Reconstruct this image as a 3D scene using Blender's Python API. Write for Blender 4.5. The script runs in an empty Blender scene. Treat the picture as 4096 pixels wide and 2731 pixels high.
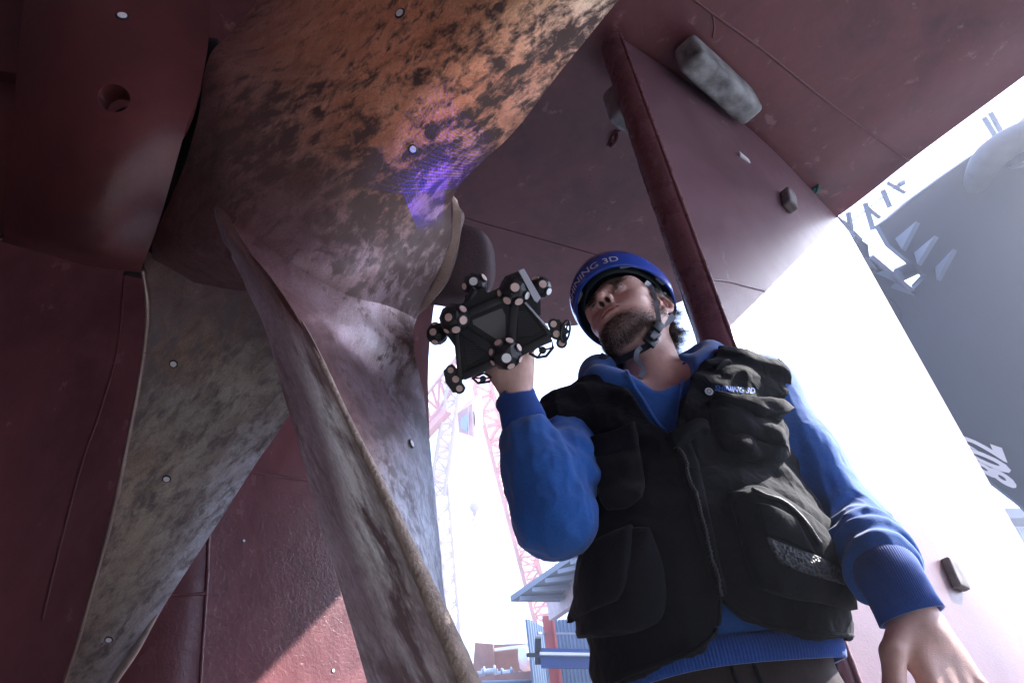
import bpy, bmesh, math
import numpy as np
from mathutils import Vector, Matrix, noise
from mathutils.bvhtree import BVHTree
from mathutils.geometry import tessellate_polygon

# ------------------------------------------------------------------ camera, light, exposure
scn = bpy.context.scene
F = 2730.0                                        # focal length in photo pixels (24 mm on 36 mm)
def nrm(v):
    v = np.asarray(v, float); return v/np.linalg.norm(v)
_Z = nrm([-0.169, 1.338, -1.0]); _f = np.array([0, 0, -1.0]); _Y = nrm(_f-(_f@_Z)*_Z); _X = np.cross(_Y, _Z)
RC = np.array([_X, _Y, _Z]); CAM = np.array([0, 0, 0.75])
cd = bpy.data.cameras.new('camera'); cam = bpy.data.objects.new('camera', cd); scn.collection.objects.link(cam)
cd.sensor_width = 36; cd.lens = 24; cd.clip_start = 0.05; cd.clip_end = 3000
M4 = Matrix.Identity(4)
for i in range(3):
    for j in range(3): M4[i][j] = RC[i][j]
    M4[i][3] = CAM[i]
cam.matrix_world = M4; scn.camera = cam

SUN = np.array([math.sin(math.radians(75))*math.cos(math.radians(38.5)), math.cos(math.radians(75))*math.cos(math.radians(38.5)), math.sin(math.radians(38.5))]); SUN = nrm(SUN)
w = bpy.data.worlds.new('World'); scn.world = w; w.use_nodes = True
nt = w.node_tree; bg = nt.nodes['Background']; sky = nt.nodes.new('ShaderNodeTexSky')
sky.sky_type = 'NISHITA'; sky.sun_disc = False
sky.sun_elevation = math.asin(SUN[2]); sky.sun_rotation = math.atan2(SUN[0], SUN[1])
sky.dust_density = 2.0; sky.air_density = 1.0
mx = nt.nodes.new('ShaderNodeMix'); mx.data_type = 'RGBA'; mx.inputs[0].default_value = .65; mx.inputs[7].default_value = (4.7, 6.3, 10.8, 1)   # even bluish tone added to brighten the sky and cool the shade
nt.links.new(sky.outputs[0], mx.inputs[6]); nt.links.new(mx.outputs[2], bg.inputs[0]); bg.inputs[1].default_value = 0.105
sl = bpy.data.lights.new('sun', 'SUN'); so = bpy.data.objects.new('sun', sl); scn.collection.objects.link(so)
sl.energy = 5.0; sl.angle = math.radians(0.5); sl.color = (1.0, 0.965, 0.95)
so.rotation_euler = Vector(SUN).to_track_quat('Z', 'Y').to_euler()
scn.view_settings.view_transform = 'Standard'; scn.view_settings.look = 'None'
scn.view_settings.exposure = 2.15; scn.view_settings.gamma = 1.0

# ------------------------------------------------------------------ helpers
def Dr(px, py): return RC@np.array([(px-2048)/F, (1365.5-py)/F, -1.0])
def P(px, py, d): return CAM+Dr(px, py)*d
def PZ(px, py, z):
    d = Dr(px, py); return CAM+d*(z-CAM[2])/d[2]
def proj(v):
    c = (np.asarray(v)-CAM)@RC; return np.stack([2048-F*c[..., 0]/c[..., 2], 1365.5+F*c[..., 1]/c[..., 2]], -1), -c[..., 2]

WL = {}
def put(o, parent):
    scn.collection.objects.link(o)
    if parent is not None: o.parent = parent
def thing(name, label, cat, loc=(0, 0, 0), group=None):
    o = bpy.data.objects.new(name, None); put(o, None); o.location = Vector(loc); o.empty_display_size = .2
    o['label'] = label; o['category'] = cat
    if group: o['group'] = group
    WL[o.name] = np.array(loc, float); return o
def tag(o, label=None, cat=None, group=None, kind=None):
    if label: o['label'] = label
    if cat: o['category'] = cat
    if group: o['group'] = group
    if kind: o['kind'] = kind
    return o
def mk(name, v, f, mat, parent=None, smooth=True, recalc=True, auto=None, col=None, mi=None, scal=None):
    v = np.asarray(v, float)
    off = WL[parent.name] if parent is not None else np.zeros(3)
    me = bpy.data.meshes.new(name); me.from_pydata((v-off).tolist(), [], [list(map(int, q)) for q in f]); me.update()
    for m in (mat if isinstance(mat, (list, tuple)) else [mat]): me.materials.append(m)
    if mi is not None: me.polygons.foreach_set('material_index', np.asarray(mi, dtype=np.int32))
    if recalc:
        bm = bmesh.new(); bm.from_mesh(me); bmesh.ops.recalc_face_normals(bm, faces=bm.faces); bm.to_mesh(me); bm.free()
    if smooth: me.polygons.foreach_set('use_smooth', [True]*len(me.polygons))
    if smooth and auto: me.set_sharp_from_angle(angle=math.radians(auto))
    if col is not None:
        ca = me.color_attributes.new('Col', 'FLOAT_COLOR', 'POINT')
        c = np.ones((len(v), 4)); c[:, :3] = col; ca.data.foreach_set('color', c.ravel())
    if scal is not None:
        at = me.attributes.new('scrub', 'FLOAT', 'POINT'); at.data.foreach_set('value', np.asarray(scal, dtype=np.float32))
    o = bpy.data.objects.new(name, me); put(o, parent)
    WL[o.name] = off; return o
class MB:
    def __init__(s): s.v = []; s.f = []; s.n = 0; s.m = []
    def add(s, v, f, m=0):
        s.v.append(np.asarray(v, float)); s.f += [[i+s.n for i in q] for q in f]; s.m += [m]*len(f); s.n += len(v)
    def box(s, c, ax, h, m=0, bev=0.0):
        c = np.asarray(c, float); ax = [nrm(a) for a in ax]
        if bev <= 0:
            v = [c+ax[0]*h[0]*i+ax[1]*h[1]*j+ax[2]*h[2]*k for i in (-1, 1) for j in (-1, 1) for k in (-1, 1)]
            s.add(v, [(0, 1, 3, 2), (4, 6, 7, 5), (0, 4, 5, 1), (2, 3, 7, 6), (0, 2, 6, 4), (1, 5, 7, 3)], m)
        else:
            bm = bmesh.new(); bmesh.ops.create_cube(bm, size=2)
            for q in bm.verts: q.co = Vector((q.co.x*h[0], q.co.y*h[1], q.co.z*h[2]))
            bmesh.ops.bevel(bm, geom=list(bm.edges), offset=bev, segments=2, affect='EDGES', profile=.6)
            v = [c+ax[0]*q.co.x+ax[1]*q.co.y+ax[2]*q.co.z for q in bm.verts]; bm.verts.index_update()
            s.add(v, [[x.index for x in q.verts] for q in bm.faces], m); bm.free()
    def tube(s, pts, r, n=8, m=0, cap=True, flat=None, upv=None):
        pts = np.asarray(pts, float); k = len(pts); r = np.broadcast_to(r, (k,)).astype(float)
        T = np.gradient(pts, axis=0); T /= np.linalg.norm(T, axis=1)[:, None]+1e-12
        up = np.array([0, 0, 1.0]) if upv is None else nrm(upv)
        if upv is None and abs(T[0]@up) > .9: up = np.array([1.0, 0, 0])
        v = []
        for i in range(k):
            a = np.cross(T[i], up); a = nrm(a); b = np.cross(a, T[i])
            if upv is None: up = b
            fl = 1 if flat is None else flat
            for j in range(n):
                t = 2*math.pi*(j+.5)/n; v.append(pts[i]+r[i]*(a*math.cos(t)+b*math.sin(t)*fl))
        f = [(i*n+j, i*n+(j+1) % n, (i+1)*n+(j+1) % n, (i+1)*n+j) for i in range(k-1) for j in range(n)]
        if cap: f += [list(range(n))[::-1], [(k-1)*n+j for j in range(n)]]
        s.add(v, f, m)
    def lathe(s, c, ax, prof, n=24, m=0, e1=None):
        ax = nrm(ax); e1 = nrm(np.cross(ax, [0, 0, 1] if abs(ax[2]) < .9 else [1, 0, 0])) if e1 is None else nrm(e1); e2 = np.cross(ax, e1)
        v = []
        for (h, r) in prof:
            for j in range(n):
                t = 2*math.pi*j/n; v.append(np.asarray(c)+ax*h+r*(e1*math.cos(t)+e2*math.sin(t)))
        k = len(prof)
        f = [(i*n+j, i*n+(j+1) % n, (i+1)*n+(j+1) % n, (i+1)*n+j) for i in range(k-1) for j in range(n)]
        f += [list(range(n))[::-1], [(k-1)*n+j for j in range(n)]]
        s.add(v, f, m)
    def poly(s, pts, off, m=0):
        """flat outline extruded by the vector off"""
        pts = [np.asarray(p, float) for p in pts]; n = len(pts)
        tri = tessellate_polygon([[Vector(p) for p in pts]])
        v = pts+[p+np.asarray(off) for p in pts]
        f = [tuple(t) for t in tri]+[tuple(i+n for i in t[::-1]) for t in tri]+[(i, (i+1) % n, n+(i+1) % n, n+i) for i in range(n)]
        s.add(v, f, m)
    def build(s, name, mat, parent=None, smooth=False, auto=None, recalc=True):
        return mk(name, np.concatenate(s.v), s.f, mat, parent, smooth, recalc, auto, mi=s.m if isinstance(mat, (list, tuple)) else None)

def crom(p, n):
    """Catmull-Rom resample along axis 0 to n samples"""
    p = np.asarray(p, float); k = len(p)
    e = np.concatenate([[2*p[0]-p[1]], p, [2*p[-1]-p[-2]]])
    t = np.linspace(0, k-1-1e-9, n); i = t.astype(int); u = (t-i).reshape((-1,)+(1,)*(p.ndim-1))
    a, b, c, d = e[i], e[i+1], e[i+2], e[i+3]
    return .5*((2*b)+(c-a)*u+(2*a-5*b+4*c-d)*u*u+(3*b-a-3*c+d)*u**3)
def hsh(ix, iy, iz, seed):
    n = (ix*374761393+iy*668265263+iz*2147483647+seed*1274126177) & 0xffffffff
    n = ((n ^ (n >> 13))*1274126177) & 0xffffffff
    return ((n ^ (n >> 16)) & 0xffff)/32767.5-1
def vn(p, s=1.0, seed=0, oct=1):
    """value noise on an (...,3) array, -1..1"""
    p = np.asarray(p, float)/s; out = 0; amp = 1.; tot = 0
    for o in range(oct):
        i = np.floor(p).astype(np.int64); f = p-i; f = f*f*(3-2*f); r = 0
        for dx in (0, 1):
            for dy in (0, 1):
                for dz in (0, 1):
                    wgt = (f[..., 0] if dx else 1-f[..., 0])*(f[..., 1] if dy else 1-f[..., 1])*(f[..., 2] if dz else 1-f[..., 2])
                    r = r+wgt*hsh(i[..., 0]+dx, i[..., 1]+dy, i[..., 2]+dz, seed+o*17)
        out = out+amp*r; tot += amp; amp *= .5; p = p*2.03
    return out/tot
def gridmesh(ctrl, nu, nv, thick=0.02, edge=0.25, world=False, away=None, jit=0.0, js=.05):
    """control grid of (px,py,depth) -> closed, thick, smooth sheet"""
    c = np.array(ctrl, float)
    g = c if world else np.array([[P(*q) for q in r] for r in c])
    g = crom(g, nu); g = np.swapaxes(crom(np.swapaxes(g, 0, 1), nv), 0, 1)
    du = np.gradient(g, axis=0); dv = np.gradient(g, axis=1); n = np.cross(du, dv); n /= np.linalg.norm(n, axis=-1, keepdims=True)+1e-12
    tow = CAM-g; s = np.sign((n*tow).sum(-1).mean()); n *= s          # n faces the viewer's side
    if jit: g = g+n*(vn(g, js, 3, 3)*jit)[..., None]
    U, V = np.meshgrid(np.linspace(0, 1, nu), np.linspace(0, 1, nv), indexing='ij')
    ed = np.minimum(1, np.minimum(np.minimum(U, 1-U), np.minimum(V, 1-V))/edge) if edge else np.ones_like(U)
    t = thick*(np.sqrt(np.clip(1-(1-ed)**2, 0, 1))*.96+.04)
    b = g-n*t[..., None]
    v = np.concatenate([g.reshape(-1, 3), b.reshape(-1, 3)]); N = nu*nv; f = []
    for i in range(nu-1):
        for j in range(nv-1):
            a = i*nv+j; q = (a, a+1, a+nv+1, a+nv); f.append(q); f.append(tuple(x+N for x in q[::-1]))
    bd = [(0*nv+j, 0*nv+j+1) for j in range(nv-1)]+[((i)*nv+nv-1, (i+1)*nv+nv-1) for i in range(nu-1)]+[((nu-1)*nv+j+1, (nu-1)*nv+j) for j in range(nv-1)]+[((i+1)*nv, i*nv) for i in range(nu-1)]
    for a, bb in bd: f.append((a, bb, bb+N, a+N))
    return v, f
def bvh_of(o):
    off = WL[o.name]; me = o.data
    v = [Vector(q.co)+Vector(off) for q in me.vertices]
    return BVHTree.FromPolygons(v, [list(p.vertices) for p in me.polygons])
def shoot(bvh, px, py):
    d = Vector(nrm(Dr(px, py))); l, n, i, t = bvh.ray_cast(Vector(CAM), d)
    if l is None: return None
    n = np.array(n); n = n if n@np.array(d) < 0 else -n
    return np.array(l), n
def text2d(s, size=1.0, bold=0.0):
    """glyph mesh in text units, returns verts (x,y) and faces"""
    cu = bpy.data.curves.new('t', 'FONT'); cu.body = s; cu.size = size; cu.offset = bold; cu.resolution_u = 3
    o = bpy.data.objects.new('t', cu); scn.collection.objects.link(o)
    dg = bpy.context.evaluated_depsgraph_get(); me = bpy.data.meshes.new_from_object(o.evaluated_get(dg))
    bm = bmesh.new(); bm.from_mesh(me); bmesh.ops.remove_doubles(bm, verts=bm.verts, dist=1e-5); bmesh.ops.triangulate(bm, faces=bm.faces)
    mxe = max(e.calc_length() for e in bm.edges)
    for _ in range(4):
        es = [e for e in bm.edges if e.calc_length() > size*.12]
        if not es: break
        bmesh.ops.subdivide_edges(bm, edges=es, cuts=1); bmesh.ops.triangulate(bm, faces=bm.faces)
    bm.verts.index_update()
    v = np.array([[q.co.x, q.co.y] for q in bm.verts]); f = [[x.index for x in q.verts] for q in bm.faces]; bm.free()
    bpy.data.objects.remove(o); bpy.data.curves.remove(cu); bpy.data.meshes.remove(me)
    v[:, 0] -= v[:, 0].min(); v[:, 1] -= v[:, 1].min()
    return v, f

# ---- materials
def NT(name):
    m = bpy.data.materials.new(name); m.use_nodes = True; t = m.node_tree; b = t.nodes['Principled BSDF']; return m, t, b
def ramp(t, src, stops, interp='LINEAR'):
    r = t.nodes.new('ShaderNodeValToRGB'); r.color_ramp.interpolation = interp
    while len(r.color_ramp.elements) < len(stops): r.color_ramp.elements.new(.5)
    for e, (p, c) in zip(r.color_ramp.elements, stops):
        e.position = p; e.color = (c, c, c, 1) if isinstance(c, (int, float)) else tuple(c)+(1,)
    t.links.new(src, r.inputs[0]); return r.outputs[0]
def nz(t, scale, detail=4, rough=.55, dist=0, vec=None, st=None, rot=None, coord='Object', tex='noise'):
    if vec is None:
        tc = t.nodes.new('ShaderNodeTexCoord'); vec = tc.outputs[coord]
    if st or rot:
        mp = t.nodes.new('ShaderNodeMapping'); t.links.new(vec, mp.inputs[0]); vec = mp.outputs[0]
        if st: mp.inputs['Scale'].default_value = st
        if rot: mp.inputs['Rotation'].default_value = rot
    n = t.nodes.new('ShaderNodeTexNoise'); t.links.new(vec, n.inputs['Vector'])
    n.inputs['Scale'].default_value = scale; n.inputs['Detail'].default_value = detail
    n.inputs['Roughness'].default_value = rough; n.inputs['Distortion'].default_value = dist
    return n.outputs[0]
def mixc(t, fac, a, b, mode='MIX'):
    m = t.nodes.new('ShaderNodeMix'); m.data_type = 'RGBA'; m.blend_type = mode
    if isinstance(fac, (int, float)): m.inputs[0].default_value = fac
    else: t.links.new(fac, m.inputs[0])
    for s, x in ((6, a), (7, b)):
        if isinstance(x, tuple): m.inputs[s].default_value = x+(1,)
        else: t.links.new(x, m.inputs[s])
    return m.outputs[2]
def math_(t, op, a, b=0.0):
    m = t.nodes.new('ShaderNodeMath'); m.operation = op
    for i, x in ((0, a), (1, b)):
        if isinstance(x, (int, float)): m.inputs[i].default_value = x
        else: t.links.new(x, m.inputs[i])
    return m.outputs[0]
def bump(t, b, h, strength=.3, dist=.01, prev=None):
    n = t.nodes.new('ShaderNodeBump'); n.inputs['Strength'].default_value = strength; n.inputs['Distance'].default_value = dist
    t.links.new(h, n.inputs['Height'])
    if prev is not None: t.links.new(prev, n.inputs['Normal'])
    t.links.new(n.outputs[0], b.inputs['Normal']); return n.outputs[0]
def plain(name, c, rough=.5, metal=0., var=.15, sc=8., bmp=0.0, bs=200., bd=.001, sheen=0, spec=None, coat=0):
    m, t, b = NT(name); n = nz(t, sc, 5)
    c2 = tuple(x*(1-var) for x in c); c3 = tuple(min(1, x*(1+var)) for x in c)
    t.links.new(ramp(t, n, [(.3, c2), (.7, c3)]), b.inputs['Base Color'])
    b.inputs['Roughness'].default_value = rough; b.inputs['Metallic'].default_value = metal
    if spec is not None: b.inputs['Specular IOR Level'].default_value = spec
    if sheen: b.inputs['Sheen Weight'].default_value = sheen
    if coat: b.inputs['Coat Weight'].default_value = coat
    if bmp: bump(t, b, nz(t, bs, 3), bmp, bd)
    return m
def hullpaint(name, c, dark, rough=.42, wet=.0, bsc=30, bst=.5, bd=.004, scuff=None, scuffamt=.62, st=None):
    m, t, b = NT(name)
    n1 = nz(t, 2.2, 6, .6, .6, st=st); n2 = nz(t, 14, 5, .6, st=st)
    col = ramp(t, n1, [(.32, dark), (.62, c)])
    col = mixc(t, ramp(t, n2, [(.45, 0.), (.75, .35)]), col, tuple(x*1.35 for x in c))
    if scuff:
        n3 = nz(t, 9, 8, .72, .4, st=(1, 1, .35)); col = mixc(t, ramp(t, n3, [(scuffamt, 0.), (scuffamt+.06, .8)]), col, scuff)
    t.links.new(col, b.inputs['Base Color'])
    rr = math_(t, 'ADD', math_(t, 'MULTIPLY', n2, .22), rough-.11); t.links.new(rr, b.inputs['Roughness'])
    h1 = bump(t, b, nz(t, bsc, 6, .65, .8), bst, bd); bump(t, b, nz(t, 260, 2), .25, .0006, h1)
    return m
def bronze(name, c, dark, patch=(.44, .5), psc=7, st=(1, 1, 1), rot=(0, 0, 0), rough=.4, metal=.8, grey=None, grough=.3, red=None, big=None):
    m, t, b = NT(name)
    tc = t.nodes.new('ShaderNodeTexCoord')
    mp = t.nodes.new('ShaderNodeMapping'); t.links.new(tc.outputs['Object'], mp.inputs[0]); mp.inputs['Scale'].default_value = st; mp.inputs['Rotation'].default_value = rot
    v = mp.outputs[0]
    n = nz(t, psc, 9, .62, .5, vec=v); nb = nz(t, psc*.3, 3, .5, .3, vec=v); fine = nz(t, psc*16, 6, .7, vec=v); br = nz(t, psc*7, 8, .75, 1.5, vec=v, st=(1, 1, .25))
    s = math_(t, 'ADD', math_(t, 'MULTIPLY', n, .72), math_(t, 'MULTIPLY', nb, .28))
    s = math_(t, 'ADD', s, math_(t, 'MULTIPLY', math_(t, 'SUBTRACT', br, .5), .13))
    mask = ramp(t, s, [(patch[0], 1.), (patch[1], 0.)])
    base = mixc(t, ramp(t, fine, [(.3, 0.), (.7, .6)]), c, tuple(x*.62 for x in c))
    if grey: base = mixc(t, ramp(t, nz(t, psc*.6, 4, .6, .5, vec=v), [(.42, 0.), (.6, .8)]), base, grey)
    if red: base = mixc(t, ramp(t, nz(t, psc*.8, 5, .6, 1, vec=v), [(.5, 0.), (.6, .7)]), base, red)
    col = mixc(t, mask, base, dark)
    t.links.new(col, b.inputs['Base Color'])
    b.inputs['Metallic'].default_value = metal
    mt = ramp(t, s, [(patch[0], metal*.25), (patch[1], metal)]); t.links.new(mt, b.inputs['Metallic'])
    t.links.new(math_(t, 'ADD', math_(t, 'MULTIPLY', fine, .25), rough-.1), b.inputs['Roughness'])
    h = bump(t, b, br, .25, .002); bump(t, b, fine, .3, .0008, h)
    return m

def attr(t, name):
    a = t.nodes.new('ShaderNodeAttribute'); a.attribute_name = name; return a
def bronzeV(name, psc=8.5, st=(1, 1, 1), rot=(0, .6, .4), dark=(.075, .042, .042), rough=.42, metal=.65, soft=.025, grain=None, gs=.4):
    """bronze whose tint (Col) and amount of scrubbing (scrub) are stored on the mesh"""
    m, t, b = NT(name)
    tc = t.nodes.new('ShaderNodeTexCoord')
    mp = t.nodes.new('ShaderNodeMapping'); t.links.new(tc.outputs['Object'], mp.inputs[0]); mp.inputs['Scale'].default_value = st; mp.inputs['Rotation'].default_value = rot
    v = mp.outputs[0]
    if grain is not None:      # stretch the texture along a direction on the blade
        dt = t.nodes.new('ShaderNodeVectorMath'); dt.operation = 'DOT_PRODUCT'; t.links.new(tc.outputs['Object'], dt.inputs[0]); dt.inputs[1].default_value = tuple(grain)
        sc_ = t.nodes.new('ShaderNodeVectorMath'); sc_.operation = 'SCALE'; sc_.inputs[0].default_value = tuple(np.array(grain)*(1-gs)); t.links.new(dt.outputs['Value'], sc_.inputs['Scale'])
        sb = t.nodes.new('ShaderNodeVectorMath'); sb.operation = 'SUBTRACT'; t.links.new(tc.outputs['Object'], sb.inputs[0]); t.links.new(sc_.outputs[0], sb.inputs[1]); v = sb.outputs[0]
    n = nz(t, psc, 9, .66, .6, vec=v); nb = nz(t, psc*.35, 3, .5, .3, vec=v); sm = nz(t, psc*3.2, 6, .6, .4, vec=v)
    fine = nz(t, psc*30, 6, .7, vec=v); br = nz(t, psc*6, 8, .75, 1.5, vec=v, st=(1, 1, .2), rot=(.3, .9, 0)); tone = nz(t, psc*.9, 5, .6, 1.2, vec=v)
    s = math_(t, 'ADD', math_(t, 'MULTIPLY', n, .42), math_(t, 'ADD', math_(t, 'MULTIPLY', nb, .12), math_(t, 'MULTIPLY', sm, .46)))
    s = math_(t, 'ADD', s, math_(t, 'MULTIPLY', math_(t, 'SUBTRACT', br, .5), .20))
    s = math_(t, 'ADD', s, math_(t, 'MULTIPLY', math_(t, 'SUBTRACT', attr(t, 'scrub').outputs['Fac'], .5), .30))
    mask = ramp(t, s, [(.5-soft, 1.), (.5+soft, 0.)])
    col = attr(t, 'Col').outputs['Color']
    base = mixc(t, 1., col, ramp(t, fine, [(.25, (.62, .6, .6)), (.75, (1.25, 1.25, 1.25))]), 'MULTIPLY')
    base = mixc(t, 1., base, ramp(t, tone, [(.3, (.72, .66, .62)), (.5, (1, 1, 1)), (.7, (1.22, 1.3, 1.34))]), 'MULTIPLY')
    base = mixc(t, 1., base, ramp(t, br, [(.3, (.82, .82, .82)), (.7, (1.15, 1.15, 1.15))]), 'MULTIPLY')
    t.links.new(mixc(t, mask, base, dark), b.inputs['Base Color'])
    t.links.new(ramp(t, s, [(.5-soft, metal*.25), (.5+soft, metal)]), b.inputs['Metallic'])
    t.links.new(math_(t, 'ADD', math_(t, 'MULTIPLY', fine, .25), rough-.1), b.inputs['Roughness'])
    h = bump(t, b, br, .3, .002); bump(t, b, fine, .3, .0008, h)
    return m
def colgrid(tab, nu, nv):
    c = np.array(tab, float); a = np.array([np.linspace(0, c.shape[0]-1, nu)]).ravel(); b_ = np.linspace(0, c.shape[1]-1, nv)
    i = np.minimum(a.astype(int), c.shape[0]-2); u = (a-i)[:, None, None]; r = c[i]*(1-u)+c[i+1]*u
    j = np.minimum(b_.astype(int), c.shape[1]-2); w_ = (b_-j)[None, :, None]; r = r[:, j]*(1-w_)+r[:, j+1]*w_
    r = r.reshape(-1, c.shape[2]); return np.concatenate([r, r])
# ------------------------------------------------------------------ materials of the place
M_red = hullpaint('antifouling red', (.165, .052, .056), (.09, .030, .036), .40, bsc=6, bst=.25, bd=.01, scuff=(.26, .14, .14), scuffamt=.60)
M_redwall = hullpaint('wrinkled dark red paint', (.19, .068, .074), (.10, .038, .046), .24, bsc=60, bst=.5, bd=.003, st=(1, 1, .6))
M_guard = hullpaint('stern gear red', (.105, .027, .027), (.04, .016, .02), .36, bsc=8, bst=.2, bd=.006)
M_rudder = hullpaint('rudder red', (.17, .088, .106), (.115, .055, .07), .36, bsc=120, bst=.35, bd=.002, scuff=(.50, .42, .42), scuffamt=.64)
M_bead = plain('weld bead', (.15, .05, .055), .35, bmp=.8, bs=90, bd=.003)
M_zinc = plain('zinc', (.27, .28, .28), .8, 0, .65, 11, bmp=.5, bs=60, bd=.002)
M_zincdark = plain('weathered zinc', (.17, .15, .15), .75, 0, .4, 18, bmp=.5, bs=60, bd=.002)
M_black = plain('shade and bracket black', (.01, .01, .012), .8)  # stands in for shade in the shaft gap and hole; also the bracket's black
M_conc = plain('dock concrete', (.115, .118, .125), .8, 0, .35, .8, bmp=.4, bs=20)
M_grey = plain('grey ship paint', (.038, .062, .10), .55, 0, .18, .35)
M_greylt = plain('grey plate', (.15, .19, .25), .5, 0, .1, 1)
M_white = plain('white paint', (.75, .76, .78), .5, 0, .06, 3)
M_crane = plain('overexposed crane red', (.80, .42, .36), .6, 0, .2, .8)  # paler than the real paint: glare washout put into the colour
M_cranew = plain('crane white steel', (.82, .70, .68), .6, 0, .12, .8)
M_glass = plain('cab glass', (.45, .55, .62), .08, 0, .05, 1)
M_shedwall = plain('blue corrugated sheet', (.10, .15, .22), .5, 0, .15, 1.2)
M_shedroof = plain('roof sheet underside', (.20, .23, .27), .6, 0, .2, 1.)
M_orange = plain('red lead steel', (.42, .07, .045), .5, 0, .2, 2)
M_blue = plain('blue steel', (.015, .05, .19), .4, 0, .15, 2)
M_rust = plain('rusty steel', (.36, .17, .11), .8, 0, .35, 1.2)
M_steel = plain('bare steel', (.35, .38, .42), .4, .5, .2, 3)
M_cloth = plain('white tarpaulin', (.7, .72, .76), .8, 0, .08, 2, bmp=.6, bs=3, bd=.1)
M_galv = plain('lit corrugated sheet', (.62, .66, .70), .5, 0, .06, 1)

# ------------------------------------------------------------------ ground, dock wall
mk('ground', [(-220, -220, 0), (220, -220, 0), (220, 220, 0), (-220, 220, 0)], [(0, 1, 2, 3)], M_conc, smooth=False)
bpy.data.objects['ground']['kind'] = 'structure'
# quay platform the winches and shed stand on
q0 = P(2350, 2830, 15); qz = q0[2]
mb = MB(); mb.box((0, q0[1]+9, qz/2), [(1, 0, 0), (0, 1, 0), (0, 0, 1)], (60, 9.2, qz/2)); o = mb.build('dock_wall', M_conc); o['kind'] = 'structure'

# ------------------------------------------------------------------ the red ship: hull, deadwood, stern gear, rudder
ship = thing('ship', 'dark red ship stern overhead, with a bronze propeller and a tall rudder', 'ship', (0, 2, 3.5))
edge = crom([(-9, 1.2), (-4, 1.9), (-1.6, 2.75), (-.482, 3.225), (.206, 3.553), (.50, 3.645), (1.10, 3.555), (1.50, 3.30), (1.958, 2.964), (2.32, 2.511), (2.648, 2.124), (3.05, 1.62), (3.55, .75), (4.0, -.9), (4.2, -3.5), (4.2, -9)], 90)
rows = []
for i, e in enumerate(edge):
    k = i/89; inn = np.array([-9+4*k, 1.0-10*k]); r = []
    for j in range(25):
        t = j/24; p = e*(1-t)+inn*t; fw = -(p[0]+p[1])/1.414; kk = min(1, max(0, (fw-.5)/2.2)); kk = kk*kk*(3-2*kk); k2 = min(1, max(0, (-p[1]-.6)/3.)); k2 = k2*k2*(3-2*k2); r.append((p[0], p[1], 3.5+.05*math.sin(p[0]*.9+1)*t-3.0*max(kk*min(1, .25+t*3), k2)))  # unseen bottom drops behind the camera, shaped to shut out light from there
    ke = min(1, max(0, (-e[1]-.6)/3.)); ke = 3.0*ke*ke*(3-2*ke)
    up = [(e[0]+.005, e[1]+.002, 8.), (e[0]+.005, e[1]+.002, 3.66-ke), (e[0]+.004, e[1], 3.54-ke), (e[0]-.03, e[1]-.02, 3.502-ke)]
    rows.append(up+r[1:])
rows = np.array(rows); nu, nv = rows.shape[:2]
mk('hull_bottom', rows.reshape(-1, 3), [(i*nv+j, i*nv+j+1, (i+1)*nv+j+1, (i+1)*nv+j) for i in range(nu-1) for j in range(nv-1)], M_red, ship, auto=50)
hull = bpy.data.objects['hull_bottom']; HB = bvh_of(hull)
def bead(name, pts, r, mat, parent, bvh, n=60, seg=6, jit=.3):
    pp = crom(pts, n); out = []
    for q in pp:
        h = shoot(bvh, *q)
        if h: out.append(h[0]+h[1]*r*.3)
    out = np.array(out); rr = r*(1+jit*vn(out, .02, 5)); mb = MB(); mb.tube(out, rr, seg); return mb.build(name, mat, parent, True)
bead('weld_seam', [(2700, -60), (2850, 55), (3050, 200), (3300, 400), (3560, 590), (3700, 690)], .006, M_bead, hull, HB)
bead('weld_seam', [(1800, 850), (1900, 885), (2100, 940), (2400, 1025), (2600, 1090)], .0035, M_bead, hull, HB)
bead('weld_seam', [(2850, 55), (2856, 110), (2850, 150)], .004, M_bead, hull, HB, 14)
# lifting eyes on the bottom plating
def eye(px, py, ang, s, name, mat, parent, bvh):
    l, n = shoot(bvh, px, py); a = nrm(np.cross(n, nrm(Dr(px, py)))); b = np.cross(n, a); a, b = a*math.cos(ang)+b*math.sin(ang), b*math.cos(ang)-a*math.sin(ang)
    mb = MB(); pts = [l+n*(.0+s*1.1*math.sin(t))+a*s*math.cos(t) for t in np.linspace(0, math.pi, 14)]
    mb.tube(pts, s*.3, 8); mb.box(l+n*.004, [a, b, n], (s*1.4, s*.4, .004)); return mb.build(name, mat, parent, True, 40)
eye(2452, 555, .9, .035, 'lifting_eye', M_bead, hull, HB)
M_green = plain('green bronze eye', (.05, .16, .14), .5, .4)
eye(3250, 760, .2, .03, 'lifting_eye', M_green, hull, HB)

# deadwood: the flat red side wall behind the blades
dw = crom([(-.47, 3.0), (-.80, 2.55), (-1.02, 2.25), (-1.13, 2.12), (-1.34, 2.03), (-1.9, 1.86), (-2.8, 1.6), (-4.5, 1.2)], 60)
v = []; f = []
for i, e in enumerate(dw):
    for j in range(25):
        z = .05+3.45*j/24; k = max(0, (z-2.7)/.8)**2*.5
        v.append((e[0]+k*.25-.0, e[1]-k*.25, z))
for i in range(59):
    for j in range(24): a = i*25+j; f.append((a, a+1, a+26, a+25))
N = len(v); v2 = [(x-.4, y+.5, z) for x, y, z in v]
f2 = [tuple(q+N for q in r[::-1]) for r in f]
f3 = [(j, N+j, N+j+1, j+1) for j in range(24)]+[(59*25+j+1, N+59*25+j+1, N+59*25+j, 59*25+j) for j in range(24)]
mk('deadwood', v+v2, f+f2+f3, M_redwall, ship, auto=50)
dead = bpy.data.objects['deadwood']; DB = bvh_of(dead)
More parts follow.
